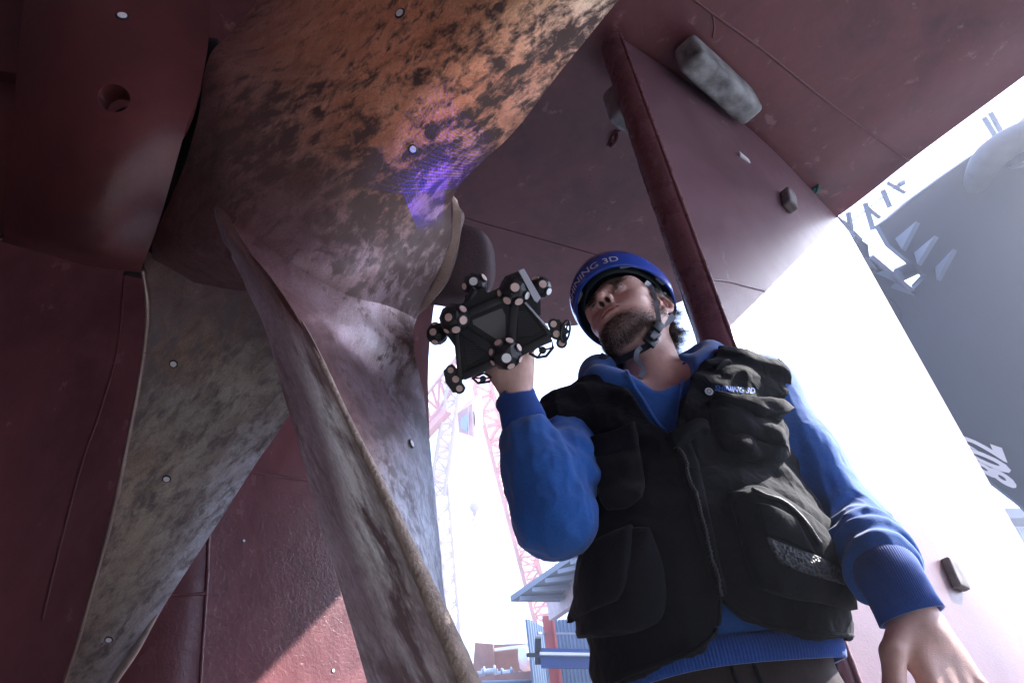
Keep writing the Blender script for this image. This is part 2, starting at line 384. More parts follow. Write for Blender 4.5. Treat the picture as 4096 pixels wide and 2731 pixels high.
bead('weld_seam', [(835, 2080), (828, 2300), (815, 2500), (800, 2731), (795, 2900)], .006, M_bead, dead, DB)
bead('weld_seam', [(640, 2385), (740, 2378), (830, 2372)], .005, M_bead, dead, DB, 20)
bead('weld_seam', [(960, 1880), (1100, 1905), (1300, 1930)], .005, M_bead, dead, DB, 20)
bead('weld_seam', [(500, 1100), (470, 1400), (400, 1650), (330, 1850), (250, 2150), (170, 2480)], .004, M_bead, dead, DB)

# stern boss with its rope guard, a rounded red drum with a round inspection hole
GT = [[(120, -420, 1.34), (330, -330, 1.28), (560, -200, 1.26), (840, -60, 1.30)],
      [(110, -160, 1.20), (300, -80, 1.15), (560, 45, 1.15), (833, 175, 1.20)],
      [(70, 250, 1.13), (260, 300, 1.07), (520, 360, 1.06), (798, 330+15, 1.12)],
      [(40, 600, 1.13), (220, 640, 1.05), (440, 690, 1.03), (728, 570, 1.08)],
      [(20, 850, 1.16), (190, 905, 1.08), (400, 950, 1.07), (648, 850, 1.10)],
      [(15, 945, 1.24), (180, 995, 1.15), (380, 1045, 1.15), (572, 1062, 1.18)],
      [(10, 965, 1.40), (170, 1005, 1.35), (370, 1060, 1.33), (562, 1078, 1.33)],
      [(60, 900, 1.60), (200, 930, 1.60), (370, 960, 1.6), (545, 980, 1.6)]]
g, gf = gridmesh(GT, 70, 60, .03, 0)
# cut the hole by dropping the faces inside an ellipse, then a sleeve coloured black as the shade inside
pp, _ = proj(g); hc = np.array([457, 395])
def inhole(i): d = pp[i]-hc; a = math.radians(18); x = d[0]*math.cos(a)+d[1]*math.sin(a); y = -d[0]*math.sin(a)+d[1]*math.cos(a); return (x/70)**2+(y/58)**2
Np = 70*60
keep = [q for q in gf if not (min(inhole(i) for i in q) < 1.0 and max(inhole(i) for i in q) < 2.5)]
# snap rim vertices onto the ellipse
rim = set(i for q in keep for i in q if inhole(i) < 1.35 and inhole(i) > .0)
guard = mk('stern_boss', g, keep, M_guard, ship, auto=50); 
full = BVHTree.FromPolygons([Vector(x) for x in g], [list(q) for q in gf])
l, n = shoot(full, 457, 395); ex = []
for t in np.linspace(0, 2*math.pi, 49)[:-1]:
    a = math.radians(18); x = 66*math.cos(t); y = 55*math.sin(t); px = 457+x*math.cos(a)-y*math.sin(a); py = 395+x*math.sin(a)+y*math.cos(a)
    h = shoot(full, px, py); xo, yo = x*1.62, y*1.62; h2 = shoot(full, 457+xo*math.cos(a)-yo*math.sin(a), 395+xo*math.sin(a)+yo*math.cos(a))
    ex.append((h2[0]+h2[1]*.0012, h[0]+h[1]*.0012, h[0]-n*.003, h[0]-n*.035))
ex = np.array(ex); K = 4; vv = ex.reshape(-1, 3); ff = [(i*K+j, i*K+j+1, ((i+1) % 48)*K+j+1, ((i+1) % 48)*K+j) for i in range(48) for j in range(K-1)]
ho = mk('inspection_hole', vv, ff, M_guard, guard, auto=40)
mb = MB(); mb.lathe(l-n*.06, -n, [(0, .028), (.001, .034), (.08, .034), (.081, .01)], 32); mb.build('hole_shade', M_black, guard, False)
# neighbouring plates to the left of the boss
pl = [[(-420, -300, 1.30), (-150, -320, 1.3), (190, -330, 1.34)], [(-400, 0, 1.26), (-150, 40, 1.24), (175, 60, 1.24)], [(-400, 250, 1.22), (-150, 262, 1.2), (106, 300, 1.19)],
      ]
v, f = gridmesh(pl, 20, 20, .04, 0); mk('stern_plate', v, f, M_guard, ship, auto=40)
pl = [[(-420, 225, 1.255), (-150, 250, 1.24), (120, 300, 1.23)], [(-400, 500, 1.23), (-150, 520, 1.2), (80, 560, 1.2)], [(-400, 800, 1.25), (-150, 850, 1.25), (40, 900, 1.24)], [(-400, 960, 1.3), (-200, 1000, 1.3), (15, 950, 1.3)]]
v, f = gridmesh(pl, 20, 20, .04, 0); mk('stern_plate', v, f, M_guard, ship, auto=40)
# black sheet painted as the shade between the boss and the propeller hub
gp = [(845, 150), (838, 255), (812, 380), (765, 560), (695, 730), (632, 900), (577, 1050), (552, 1110)]
dd = [1.24, 1.22, 1.2, 1.2, 1.2, 1.22, 1.27, 1.33]
v, f = gridmesh([[(x-60, y-10, d+.06), (x+25, y+6, d+.05)] for (x, y), d in zip(gp, dd)], 30, 4, .03, 0); mk('gap_shade', v, f, M_black, ship)

# ------------------------------------------------------------------ propeller
M_bA = bronze('scrubbed bronze', (.62, .31, .17), (.085, .05, .05), (.475, .50), 8.5, (1, 1, 1), (0, .6, .4), .40, .72, red=(.66, .26, .15))
M_bC = bronze('dull bronze', (.40, .32, .27), (.17, .14, .14), (.45, .52), 13, (1, 1, .45), (.2, .3, .5), .46, .45, grey=(.42, .41, .43), red=(.35, .2, .13))
M_bB = bronze('worn purple bronze', (.34, .22, .23), (.15, .08, .09), (.40, .56), 7, (1, 1, .3), (0, .2, .1), .40, .45, grey=(.45, .42, .46))
M_bBr = bronze('upper blade root', (.25, .16, .15), (.13, .06, .065), (.36, .6), 5, (1, 1, .5), (0, .2, .1), .40, .4, grey=(.5, .45, .45))
M_edge = plain('gritty bronze edge', (.40, .32, .27), .6, .2, .25, 40, bmp=1., bs=160, bd=.004)
M_ring = bronze('machined ring', (.50, .38, .34), (.28, .18, .17), (.3, .6), 10, rough=.28, metal=.95)
hubax = nrm([.707, .707, 0])
AB = [[(1180, -300, 1.40), (1500, -280, 1.27), (1850, -250, 1.17), (2250, -220, 1.12), (2640, -200, 1.15)],
      [(1025, 0, 1.36), (1350, 20, 1.26), (1700, 30, 1.17), (2080, 20, 1.14), (2476, 0, 1.18)],
      [(925, 130, 1.30), (1250, 220, 1.22), (1600, 260, 1.16), (1900, 270, 1.155), (2262, 260, 1.21)],
      [(835, 235, 1.22), (1100, 400, 1.17), (1450, 480, 1.155), (1750, 500, 1.175), (2050, 535, 1.24)],
      [(790, 480, 1.16), (1000, 600, 1.14), (1300, 690, 1.14), (1600, 730, 1.18), (1822, 762, 1.26)],
      [(840, 740, 1.13), (1010, 840, 1.11), (1260, 920, 1.13), (1550, 970, 1.20), (1800, 980, 1.30)],
      [(940, 935, 1.09), (1100, 1010, 1.085), (1300, 1100, 1.11), (1500, 1170, 1.17), (1672, 1245, 1.28)],
      [(1084, 1110, 1.05), (1200, 1190, 1.06), (1340, 1280, 1.09), (1500, 1370, 1.14), (1655, 1400, 1.22)],
      [(1212, 1308, 1.02), (1320, 1400, 1.03), (1430, 1480, 1.06), (1550, 1540, 1.10), (1692, 1560, 1.17)],
      [(1400, 1665, .98), (1470, 1720, .985), (1550, 1750, 1.01), (1630, 1770, 1.05), (1718, 1775, 1.12)],
      [(1510, 1900, .955), (1560, 1950, .96), (1620, 1990, .98), (1680, 2010, 1.01), (1744, 2020, 1.07)],
      [(1600, 2110, .94), (1640, 2150, .945), (1680, 2180, .96), (1720, 2200, .985), (1766, 2215, 1.03)],
      [(1690, 2290, .93), (1710, 2320, .935), (1735, 2350, .95), (1755, 2370, .965), (1780, 2403, .99)],
      [(1790, 2520, .92), (1800, 2530, .925), (1812, 2540, .93), (1825, 2550, .94), (1836, 2560, .95)]]
prop = None
v, f = gridmesh(AB, 150, 90, .02, .35, jit=.003, js=.06)
# split in two sheets at the hub so the upper blade, the hub and the lower blade can be told apart
def rowsheet(rows, nu, nv, **k): return gridmesh(rows, nu, nv, **k)
def sub(ctrl, a, b, nu, nv, thick, edge, jit=.003):
    c = np.array([[P(*q) for q in r] for r in ctrl]); full_ = crom(c, (len(ctrl)-1)*20+1); s = full_[a*20:b*20+1]
    s = np.swapaxes(crom(np.swapaxes(s, 0, 1), nv), 0, 1)
    g = crom(s[::2], nu); du = np.gradient(g, axis=0); dv = np.gradient(g, axis=1)
    return g
mbh = MB()
hubc = P(1130, 640, 1.52)
# solid hub body behind the faces
mbh.lathe(hubc-hubax*.10, hubax, [(0, .02), (0, .12), (.06, .14), (.18, .145), (.27, .13), (.30, .11), (.3, .02)], 48)
prop = mbh.build('propeller', M_bB, ship, True, 40)
def sheet(name, ctrl, nu, nv, thick, edge, mat, jit=.003, js=.06, parent=None, auto=60):
    v, f = gridmesh(ctrl, nu, nv, thick, edge, jit=jit, js=js); return mk(name, v, f, mat, parent or prop, auto=auto)
M_bV = bronzeV('bronze with brushed patches', 17, dark=(.085, .046, .042), rough=.36, metal=.55, soft=.045, grain=nrm(P(2400, 100, 1.17)-P(1300, 950, 1.13)), gs=.5); M_bVc = bronzeV('bronze with fine mottling', 19, dark=(.15, .12, .125), rough=.46, metal=.4, soft=.06, grain=nrm(P(1150, 1500, 1.45)-P(560, 2200, 1.5)), gs=.38)
M_bVb = bronzeV('smooth aged bronze', 6, (1, 1, .35), (0, .2, .1), (.13, .075, .08), .42, .4, .12)
AA = AB[:4]+[[(778, 530, 1.17), (1000, 630, 1.14), (1300, 710, 1.14), (1600, 740, 1.18), (1822, 762, 1.26)],
             [(700, 760, 1.20), (930, 830, 1.125), (1240, 910, 1.125), (1550, 960, 1.19), (1803, 970, 1.30)],
             [(610, 985, 1.26), (830, 1010, 1.15), (1130, 1030, 1.10), (1430, 1120, 1.145), (1690, 1210, 1.29)],
             [(640, 1100, 1.40), (880, 1150, 1.27), (1150, 1190, 1.14), (1430, 1290, 1.155), (1640, 1350, 1.28)]]
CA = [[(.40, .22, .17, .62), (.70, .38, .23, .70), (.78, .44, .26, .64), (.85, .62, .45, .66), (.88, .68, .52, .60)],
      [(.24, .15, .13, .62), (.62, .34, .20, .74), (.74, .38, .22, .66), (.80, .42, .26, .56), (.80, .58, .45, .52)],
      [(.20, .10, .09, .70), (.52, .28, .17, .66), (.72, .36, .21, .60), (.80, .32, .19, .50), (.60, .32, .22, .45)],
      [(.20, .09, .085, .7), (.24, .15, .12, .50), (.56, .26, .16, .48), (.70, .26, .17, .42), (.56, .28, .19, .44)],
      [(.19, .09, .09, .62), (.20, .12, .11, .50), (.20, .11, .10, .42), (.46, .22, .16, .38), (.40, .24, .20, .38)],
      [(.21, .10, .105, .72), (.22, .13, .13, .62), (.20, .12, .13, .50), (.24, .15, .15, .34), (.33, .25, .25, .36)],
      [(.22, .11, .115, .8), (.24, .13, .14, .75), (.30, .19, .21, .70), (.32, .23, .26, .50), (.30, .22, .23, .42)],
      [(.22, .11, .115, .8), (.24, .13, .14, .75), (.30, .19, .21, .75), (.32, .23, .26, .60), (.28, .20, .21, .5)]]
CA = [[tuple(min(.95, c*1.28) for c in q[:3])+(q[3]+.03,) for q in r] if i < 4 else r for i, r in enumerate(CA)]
def csheet(name, ctrl, nu, nv, thick, edge, mat, tab, jit=.003, js=.06, parent=None):
    v, f = gridmesh(ctrl, nu, nv, thick, edge, jit=jit, js=js); cg = colgrid(tab, nu, nv)
    return mk(name, v, f, mat, parent or prop, auto=60, col=cg[:, :3], scal=cg[:, 3])
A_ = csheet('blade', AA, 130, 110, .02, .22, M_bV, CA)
A_['label'] = 'upper bronze blade, mottled orange and brown, lit by the blue laser grid'
BB = [[(x+10, y-20, d+.05) for x, y, d in AB[5]], [(x, y, d+.016) for x, y, d in AB[6]]]+AB[7:]
for k, r in enumerate(BB):
    if k >= 3: BB[k] = [(x, y, d+dd) for (x, y, d), dd in zip(r, (0, .012, .03, .055, .09))]
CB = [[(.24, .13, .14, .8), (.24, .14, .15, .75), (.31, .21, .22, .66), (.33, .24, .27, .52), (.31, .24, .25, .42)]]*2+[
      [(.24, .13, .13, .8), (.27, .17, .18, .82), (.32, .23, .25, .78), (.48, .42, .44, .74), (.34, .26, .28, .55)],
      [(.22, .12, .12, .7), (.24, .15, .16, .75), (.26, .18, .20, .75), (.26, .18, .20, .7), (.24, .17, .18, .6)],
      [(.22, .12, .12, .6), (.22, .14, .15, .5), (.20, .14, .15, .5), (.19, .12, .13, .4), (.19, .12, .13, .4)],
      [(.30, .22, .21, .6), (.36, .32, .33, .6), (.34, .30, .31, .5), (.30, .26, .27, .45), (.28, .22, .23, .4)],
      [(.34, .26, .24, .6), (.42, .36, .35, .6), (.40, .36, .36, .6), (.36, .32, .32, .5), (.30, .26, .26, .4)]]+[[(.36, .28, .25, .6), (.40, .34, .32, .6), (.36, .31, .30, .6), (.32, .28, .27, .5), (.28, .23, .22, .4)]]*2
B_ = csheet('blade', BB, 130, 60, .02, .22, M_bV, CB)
B_['label'] = 'lower purple brown blade running down past the camera with a thick gritty edge'
BL = [[(852, 735, 1.160), (863, 740, 1.158), (876, 745, 1.160)],
      [(838, 840, 1.150), (870, 845, 1.132), (908, 850, 1.128)],
      [(862, 950, 1.150), (915, 960, 1.105), (970, 960, 1.095)],
      [(925, 1025, 1.13), (1000, 1060, 1.085), (1060, 1080, 1.065)],
      [(995, 1168, 1.09), (1090, 1220, 1.055), (1150, 1205, 1.045)],
      [(1071, 1346, 1.05), (1170, 1390, 1.02), (1245, 1350, 1.012)],
      [(1142, 1600, 1.02), (1270, 1620, .99), (1365, 1600, .985)],
      [(1188, 1750, 1.0), (1330, 1790, .975), (1440, 1750, .97)],
      [(1251, 1994, .97), (1400, 2040, .955), (1530, 1945, .95)],
      [(1320, 2213, .95), (1470, 2260, .94), (1620, 2140, .935)],
      [(1400, 2488, .92), (1560, 2520, .915), (1740, 2420, .915)],
      [(1470, 2731, .90), (1640, 2760, .895), (1850, 2740, .89)],
      [(1560, 3050, .87), (1740, 3080, .86), (1980, 3060, .86)]]
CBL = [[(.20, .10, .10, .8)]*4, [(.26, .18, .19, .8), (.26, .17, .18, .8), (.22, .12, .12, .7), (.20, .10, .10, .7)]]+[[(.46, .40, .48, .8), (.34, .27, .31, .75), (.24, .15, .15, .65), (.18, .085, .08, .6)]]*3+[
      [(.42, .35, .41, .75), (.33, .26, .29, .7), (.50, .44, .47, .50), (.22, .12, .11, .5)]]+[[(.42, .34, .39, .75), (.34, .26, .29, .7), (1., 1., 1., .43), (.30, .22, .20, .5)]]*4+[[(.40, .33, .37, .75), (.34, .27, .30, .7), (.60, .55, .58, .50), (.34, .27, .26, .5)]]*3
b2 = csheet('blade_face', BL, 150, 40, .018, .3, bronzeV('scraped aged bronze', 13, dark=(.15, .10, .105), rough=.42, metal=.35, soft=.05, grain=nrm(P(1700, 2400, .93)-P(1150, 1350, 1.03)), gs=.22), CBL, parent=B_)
mb = MB(); ep = crom([(1130, 1165, 1.065), (1250, 1370, 1.015), (1400, 1690, .975), (1500, 1890, .95), (1600, 2105, .93), (1700, 2330, .915), (1790, 2530, .905), (1865, 2700, .895), (2010, 3040, .86)], 120)
er = crom([(.003,), (.0035,), (.0045,), (.006,), (.0085,), (.0115,), (.0135,), (.0145,), (.015,)], 120)[:, 0]
pts = np.array([P(*q) for q in ep]); mb.tube(pts, er*(1+.12*vn(pts, .012, 9, 2)), 20); mb.build('blade_edge', M_edge, B_, True)
CL = [[(700, 650, 1.24), (820, 730, 1.19), (960, 820, 1.14), (1100, 900, 1.2)],
      [(625, 880, 1.27), (760, 930, 1.25), (900, 980, 1.24), (1050, 1050, 1.27)],
      [(574, 1075, 1.31), (720, 1110, 1.33), (900, 1150, 1.36), (1060, 1180, 1.38)],
      [(588, 1200, 1.36), (750, 1250, 1.40), (930, 1300, 1.44), (1120, 1340, 1.46)],
      [(582, 1350, 1.42), (760, 1400, 1.47), (960, 1450, 1.51), (1180, 1480, 1.55)],
      [(550, 1560, 1.50), (740, 1620, 1.55), (940, 1660, 1.60), (1165, 1640, 1.66)],
      [(500, 1810, 1.58), (670, 1850, 1.64), (840, 1880, 1.70), (1020, 1860, 1.77)],
      [(445, 2070, 1.68), (590, 2090, 1.73), (730, 2100, 1.79), (860, 2110, 1.86)],
      [(370, 2350, 1.80), (480, 2370, 1.84), (590, 2385, 1.88), (680, 2385, 1.93)],
      [(312, 2560, 1.90), (400, 2570, 1.93), (490, 2570, 1.96), (570, 2565, 2.0)],
      [(255, 2731, 2.00), (330, 2740, 2.02), (400, 2740, 2.04), (455, 2740, 2.08)],
      [(130, 3080, 2.15), (200, 3100, 2.18), (240, 3100, 2.2), (290, 3080, 2.22)]]
CL = [[(x, y, 1.31+(d-1.31)*.42) for x, y, d in r] for r in CL[1:]]
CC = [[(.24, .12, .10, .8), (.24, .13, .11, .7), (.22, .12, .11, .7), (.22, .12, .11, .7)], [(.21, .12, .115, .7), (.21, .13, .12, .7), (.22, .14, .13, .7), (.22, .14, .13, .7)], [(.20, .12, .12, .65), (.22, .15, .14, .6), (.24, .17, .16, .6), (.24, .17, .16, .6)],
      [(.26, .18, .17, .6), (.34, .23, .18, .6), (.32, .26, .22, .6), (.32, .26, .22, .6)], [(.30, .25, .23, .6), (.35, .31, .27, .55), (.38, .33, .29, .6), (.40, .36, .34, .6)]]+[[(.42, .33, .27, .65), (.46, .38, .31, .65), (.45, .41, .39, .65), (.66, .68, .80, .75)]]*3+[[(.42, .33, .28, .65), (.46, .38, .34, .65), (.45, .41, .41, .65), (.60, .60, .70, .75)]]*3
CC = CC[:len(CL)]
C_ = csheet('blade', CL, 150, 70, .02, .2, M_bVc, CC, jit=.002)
C_['label'] = 'left lower blade, dull mottled bronze going grey toward its free edge'
mb = MB(); pts = np.array([P(q[0], q[1], 1.31+(q[2]-1.31)*.42) for q in crom([(572, 1078, 1.30), (590, 1210, 1.355), (584, 1350, 1.415), (552, 1560, 1.495), (502, 1810, 1.575), (447, 2070, 1.675), (370, 2350, 1.795), (312, 2560, 1.895), (255, 2731, 1.995), (180, 2950, 2.1)], 90)])
mb.tube(pts, .0045*(1+.3*vn(pts, .02, 4, 2)), 10); mb.build('blade_edge', M_ring, C_, True)
mb = MB(); pts = np.array([P(q[0], q[1], 1.31+(q[2]-1.31)*.42) for q in crom([(690, 2350, 1.935), (612, 2480, 1.97), (535, 2610, 2.0), (445, 2740, 2.07), (290, 3000, 2.2)], 50)])
mb.tube(pts, crom([(.003,), (.006,), (.009,), (.010,), (.010,)], 50)[:, 0], 14); mb.build('blade_edge', plain('worn blade tip', (.42, .36, .33), .4, .4, .3, 20, bmp=.5), C_, True)
# machined ring and the boss behind it
RG = [[(1805, 772, 1.275), (1828, 800, 1.285)], [(1812, 850, 1.29), (1845, 860, 1.29)], [(1800, 940, 1.30), (1838, 945, 1.30)], [(1775, 1030, 1.31), (1815, 1045, 1.31)],
      [(1740, 1115, 1.32), (1775, 1140, 1.32)], [(1690, 1210, 1.33), (1722, 1215, 1.33)], [(1650, 1290, 1.34), (1672, 1262, 1.34)]]
sheet('hub_ring', RG, 50, 8, .05, .1, M_ring, 0)
BO = [[(1790, 880, 1.41), (1860, 898, 1.40), (1925, 922, 1.40), (1955, 950, 1.42)], [(1790, 960, 1.39), (1870, 968, 1.385), (1945, 980, 1.385), (1976, 1005, 1.41)],
      [(1770, 1060, 1.38), (1850, 1066, 1.375), (1948, 1080, 1.38), (1981, 1092, 1.41)], [(1740, 1170, 1.38), (1830, 1172, 1.375), (1935, 1165, 1.38), (1968, 1155, 1.41)], [(1700, 1215, 1.42), (1760, 1222, 1.42), (1850, 1228, 1.44), (1930, 1225, 1.5)]]
M_boss = hullpaint('rough boss', (.085, .055, .06), (.05, .033, .04), .8, bsc=120, bst=.8, bd=.003)
sheet('hub_cap', BO, 30, 30, .12, .12, M_boss, .001, .02)
# tracking targets glued on blades and hull: black ring with a white disc
M_dot = plain('retro white', (.80, .76, .80), .5, 0, .03); M_ringk = plain('target black', (.012, .02, .03), .4)
def target(px, py, rpx, onto, parent):
    bv = bvh_of(onto); l, n = shoot(bv, px, py); _, d = proj(l); r = rpx*d/F
    mb = MB(); mb.lathe(l+n*.0005, n, [(-.001, r), (.0008, r), (.0012, r*.93)], 28, 0); mb.lathe(l+n*.0005, n, [(.0013, r*.70), (.0019, r*.70), (.002, r*.64)], 28, 1)
    return mb.build('target', [M_ringk, M_dot], parent)
for a in [(1600, 55, 23, A_), (1651, 598, 19, A_), (1145, 950, 19, B_), (695, 1455, 17, C_), (878, 1120, 17, C_), (667, 1914, 17, C_), (436, 2556, 16, C_), (1645, 1774, 19, B_)]: target(*a, a[3])
target(490, 66, 25, guard, guard)
for a in [(975, 2162, 8), (1333, 2680, 9)]: target(*a, dead, dead)

# ------------------------------------------------------------------ rudder
RL = np.array([.575, 1.615]); ru = nrm([1.40, 1.365]); rn = np.array([ru[1], -ru[0]])
chord = np.linalg.norm(np.array([1.98, 2.985])-RL)
def foil(t): return .045+.085*math.sin(math.pi*min(1, t/.62)*.5)*(1 if t < .31 else 1)*1.0*max(0, 1-max(0, (t-.35)/.65)**1.6*.93) if t > 0 else .045
ts = list(np.linspace(0, 1, 60)); v = []; f = []
zs = [.25, .8, 1.2, 1.6, 2.0, 2.4, 2.8, 3.2, 3.40, 3.455, 3.475]
for k, z in enumerate(zs):
    sh = 1 if k < 8 else [.985, .90, .70][k-8]
    for s in (1, -1):
        for t in (ts if s > 0 else ts[::-1]):
            p = RL+ru*chord*t+rn*foil(t)*s*sh; v.append((p[0], p[1], z))
m = 120
for k in range(len(zs)-1):
    for i in range(m): f.append((k*m+i, k*m+(i+1) % m, (k+1)*m+(i+1) % m, (k+1)*m+i))
f += [list(range(m)), [(len(zs)-1)*m+i for i in range(m)]]
rud = mk('rudder', v, f, M_rudder, ship, auto=35); RB = bvh_of(rud)
ru3 = np.array([ru[0], ru[1], 0]); rn3 = np.array([rn[0], rn[1], 0]); Z3 = np.array([0, 0, 1.])
M_ruded = hullpaint('rudder leading edge', (.23, .095, .105), (.14, .055, .065), .28, bsc=60, bst=.6, bd=.004)
mb = MB(); c = RL-ru*.012
prof = [(.0, -.05), (-.012, -.043), (-.022, -.02), (-.026, 0), (-.022, .02), (-.012, .043), (0, .05), (.02, .05), (.02, -.05)]
v = []; f = []; zz = np.linspace(.25, 3.46, 60)
for z in zz:
    for a, b in prof: p = RL+ru*a+rn*b; q = np.array([p[0], p[1], z]); v.append(q+rn3*.002*vn(q, .08, 3))
n9 = len(prof)
for k in range(59):
    for i in range(n9): f.append((k*n9+i, k*n9+(i+1) % n9, (k+1)*n9+(i+1) % n9, (k+1)*n9+i))
f += [list(range(n9)), [59*n9+i for i in range(n9)]]
mk('leading_edge', v, f, M_ruded, rud, auto=50)
for sd, rr in ((.052, .007), (-.050, .005)):
    pts = np.array([np.append(RL+ru*.004+rn*sd, z) for z in np.linspace(.25, 3.45, 220)]); mb = MB(); mb.tube(pts, rr*(1+.45*vn(pts, .03, 2, 2)), 8); mb.build('weld_bead', M_ruded, rud, True)
# big anode blocks either side of the rudder head, small anodes on its skin
def block(name, c, ax, h, bev, mat, parent, jit=.002):
    mb = MB(); bm = bmesh.new(); bmesh.ops.create_cube(bm, size=2)
    for q in bm.verts: q.co = Vector((q.co.x*h[0], q.co.y*h[1], q.co.z*h[2]))
    bmesh.ops.bevel(bm, geom=list(bm.edges), offset=bev, segments=3, affect='EDGES', profile=.5)
    bmesh.ops.subdivide_edges(bm, edges=[e for e in bm.edges if e.calc_length() > bev*1.5], cuts=6, use_grid_fill=True); bm.verts.index_update()
    v = np.array([np.asarray(c)+ax[0]*q.co.x+ax[1]*q.co.y+ax[2]*q.co.z for q in bm.verts]); n = np.array([ax[0]*q.normal.x+ax[1]*q.normal.y+ax[2]*q.normal.z for q in bm.verts])
    v = v+n*(vn(v, h[0]*.4, 8, 3)*jit)[:, None]; f = [[x.index for x in q.verts] for q in bm.faces]; bm.free()
    return mk(name, v, f, mat, parent, auto=40)
bc = np.append(RL+ru*.50+rn*.185, 3.40)
block('anode_block', bc, [ru3, rn3, Z3], (.235, .06, .085), .025, M_zinc, rud, .006)
bc = np.append(RL+ru*.20-rn*.13, 3.28)
block('anode_block', bc, [ru3, rn3, Z3], (.10, .05, .10), .025, M_zinc, rud, .005)
def anode(px, py, s, ang=0.):
    l, n = shoot(RB, px, py); a = nrm(np.cross(n, Z3)); up = np.cross(a, n); a, b = a*math.cos(ang)+up*math.sin(ang), up*math.cos(ang)-a*math.sin(ang)
    o = block('anode', l+n*s*.28, [b, a, n], (s, s*(.42 if s > .06 else .72), s*.30), s*.14, M_zincdark, rud, .0015)
    mb = MB(); mb.box(l+n*s*.05-a*s*sx_, [b, a, n], (s*.3, s*.42, s*.08)); mb.build('anode_strap', M_bead, o)
sx_ = 0.; anode(3140, 812, .072, .45); sx_ = .62; anode(3806, 2300, .041, .12)
lz, nzv = shoot(RB, 2975, 633)
mb = MB(); mb.box(lz+nzv*.003, [ru3, Z3, rn3], (.035, .012, .004)); mb.build('worn_patch', M_white, rud)

bead('weld_seam', [(2790, 1115), (2900, 1125), (2980, 1145), (3060, 1165)], .003, M_rudder, rud, RB, 30)
# laser projected by the scanner: a real lamp whose beam carries a crossed line pattern
def laser():
    src = P(1985, 1075, 1.20); tgt = shoot(bvh_of(A_), 1680, 600)[0]
    L = bpy.data.lights.new('scanner_laser', 'SPOT'); o = bpy.data.objects.new('scanner_laser', L); scn.collection.objects.link(o)
    o.location = Vector(src); o.rotation_euler = Vector(src-tgt).to_track_quat('Z', 'Y').to_euler()
    L.energy = 8; L.color = (.03, .015, 1); L.spot_size = math.radians(75); L.spot_blend = .6; L.shadow_soft_size = .0005
    L.use_nodes = True; t = L.node_tree; em = t.nodes['Emission']
    tc = t.nodes.new('ShaderNodeTexCoord'); s = t.nodes.new('ShaderNodeSeparateXYZ'); t.links.new(tc.outputs['Normal'], s.inputs[0])
    x = math_(t, 'DIVIDE', s.outputs[0], s.outputs[2]); y = math_(t, 'DIVIDE', s.outputs[1], s.outputs[2])
    tot = None
    for ang, fr, wd in ((20, 40, .11), (112, 37, .11)):
        a = math.radians(ang); q = math_(t, 'ADD', math_(t, 'MULTIPLY', x, math.cos(a)*fr), math_(t, 'MULTIPLY', y, math.sin(a)*fr))
        fr_ = math_(t, 'ABSOLUTE', math_(t, 'SUBTRACT', math_(t, 'FRACT', q), .5)); ln = math_(t, 'LESS_THAN', fr_, wd*.5)
        a2 = math_(t, 'ADD', math_(t, 'MULTIPLY', x, -math.sin(a)), math_(t, 'MULTIPLY', y, math.cos(a)))
        lim = math_(t, 'LESS_THAN', math_(t, 'ABSOLUTE', q), fr*.24); ln = math_(t, 'MULTIPLY', ln, lim)
        ds = math_(t, 'GREATER_THAN', math_(t, 'FRACT', math_(t, 'MULTIPLY', a2, fr*1.7)), .35); ln = math_(t, 'MULTIPLY', ln, ds)
        tot = ln if tot is None else math_(t, 'MAXIMUM', tot, ln)
    t.links.new(math_(t, 'MULTIPLY', tot, 1.0), em.inputs['Strength'])
laser()
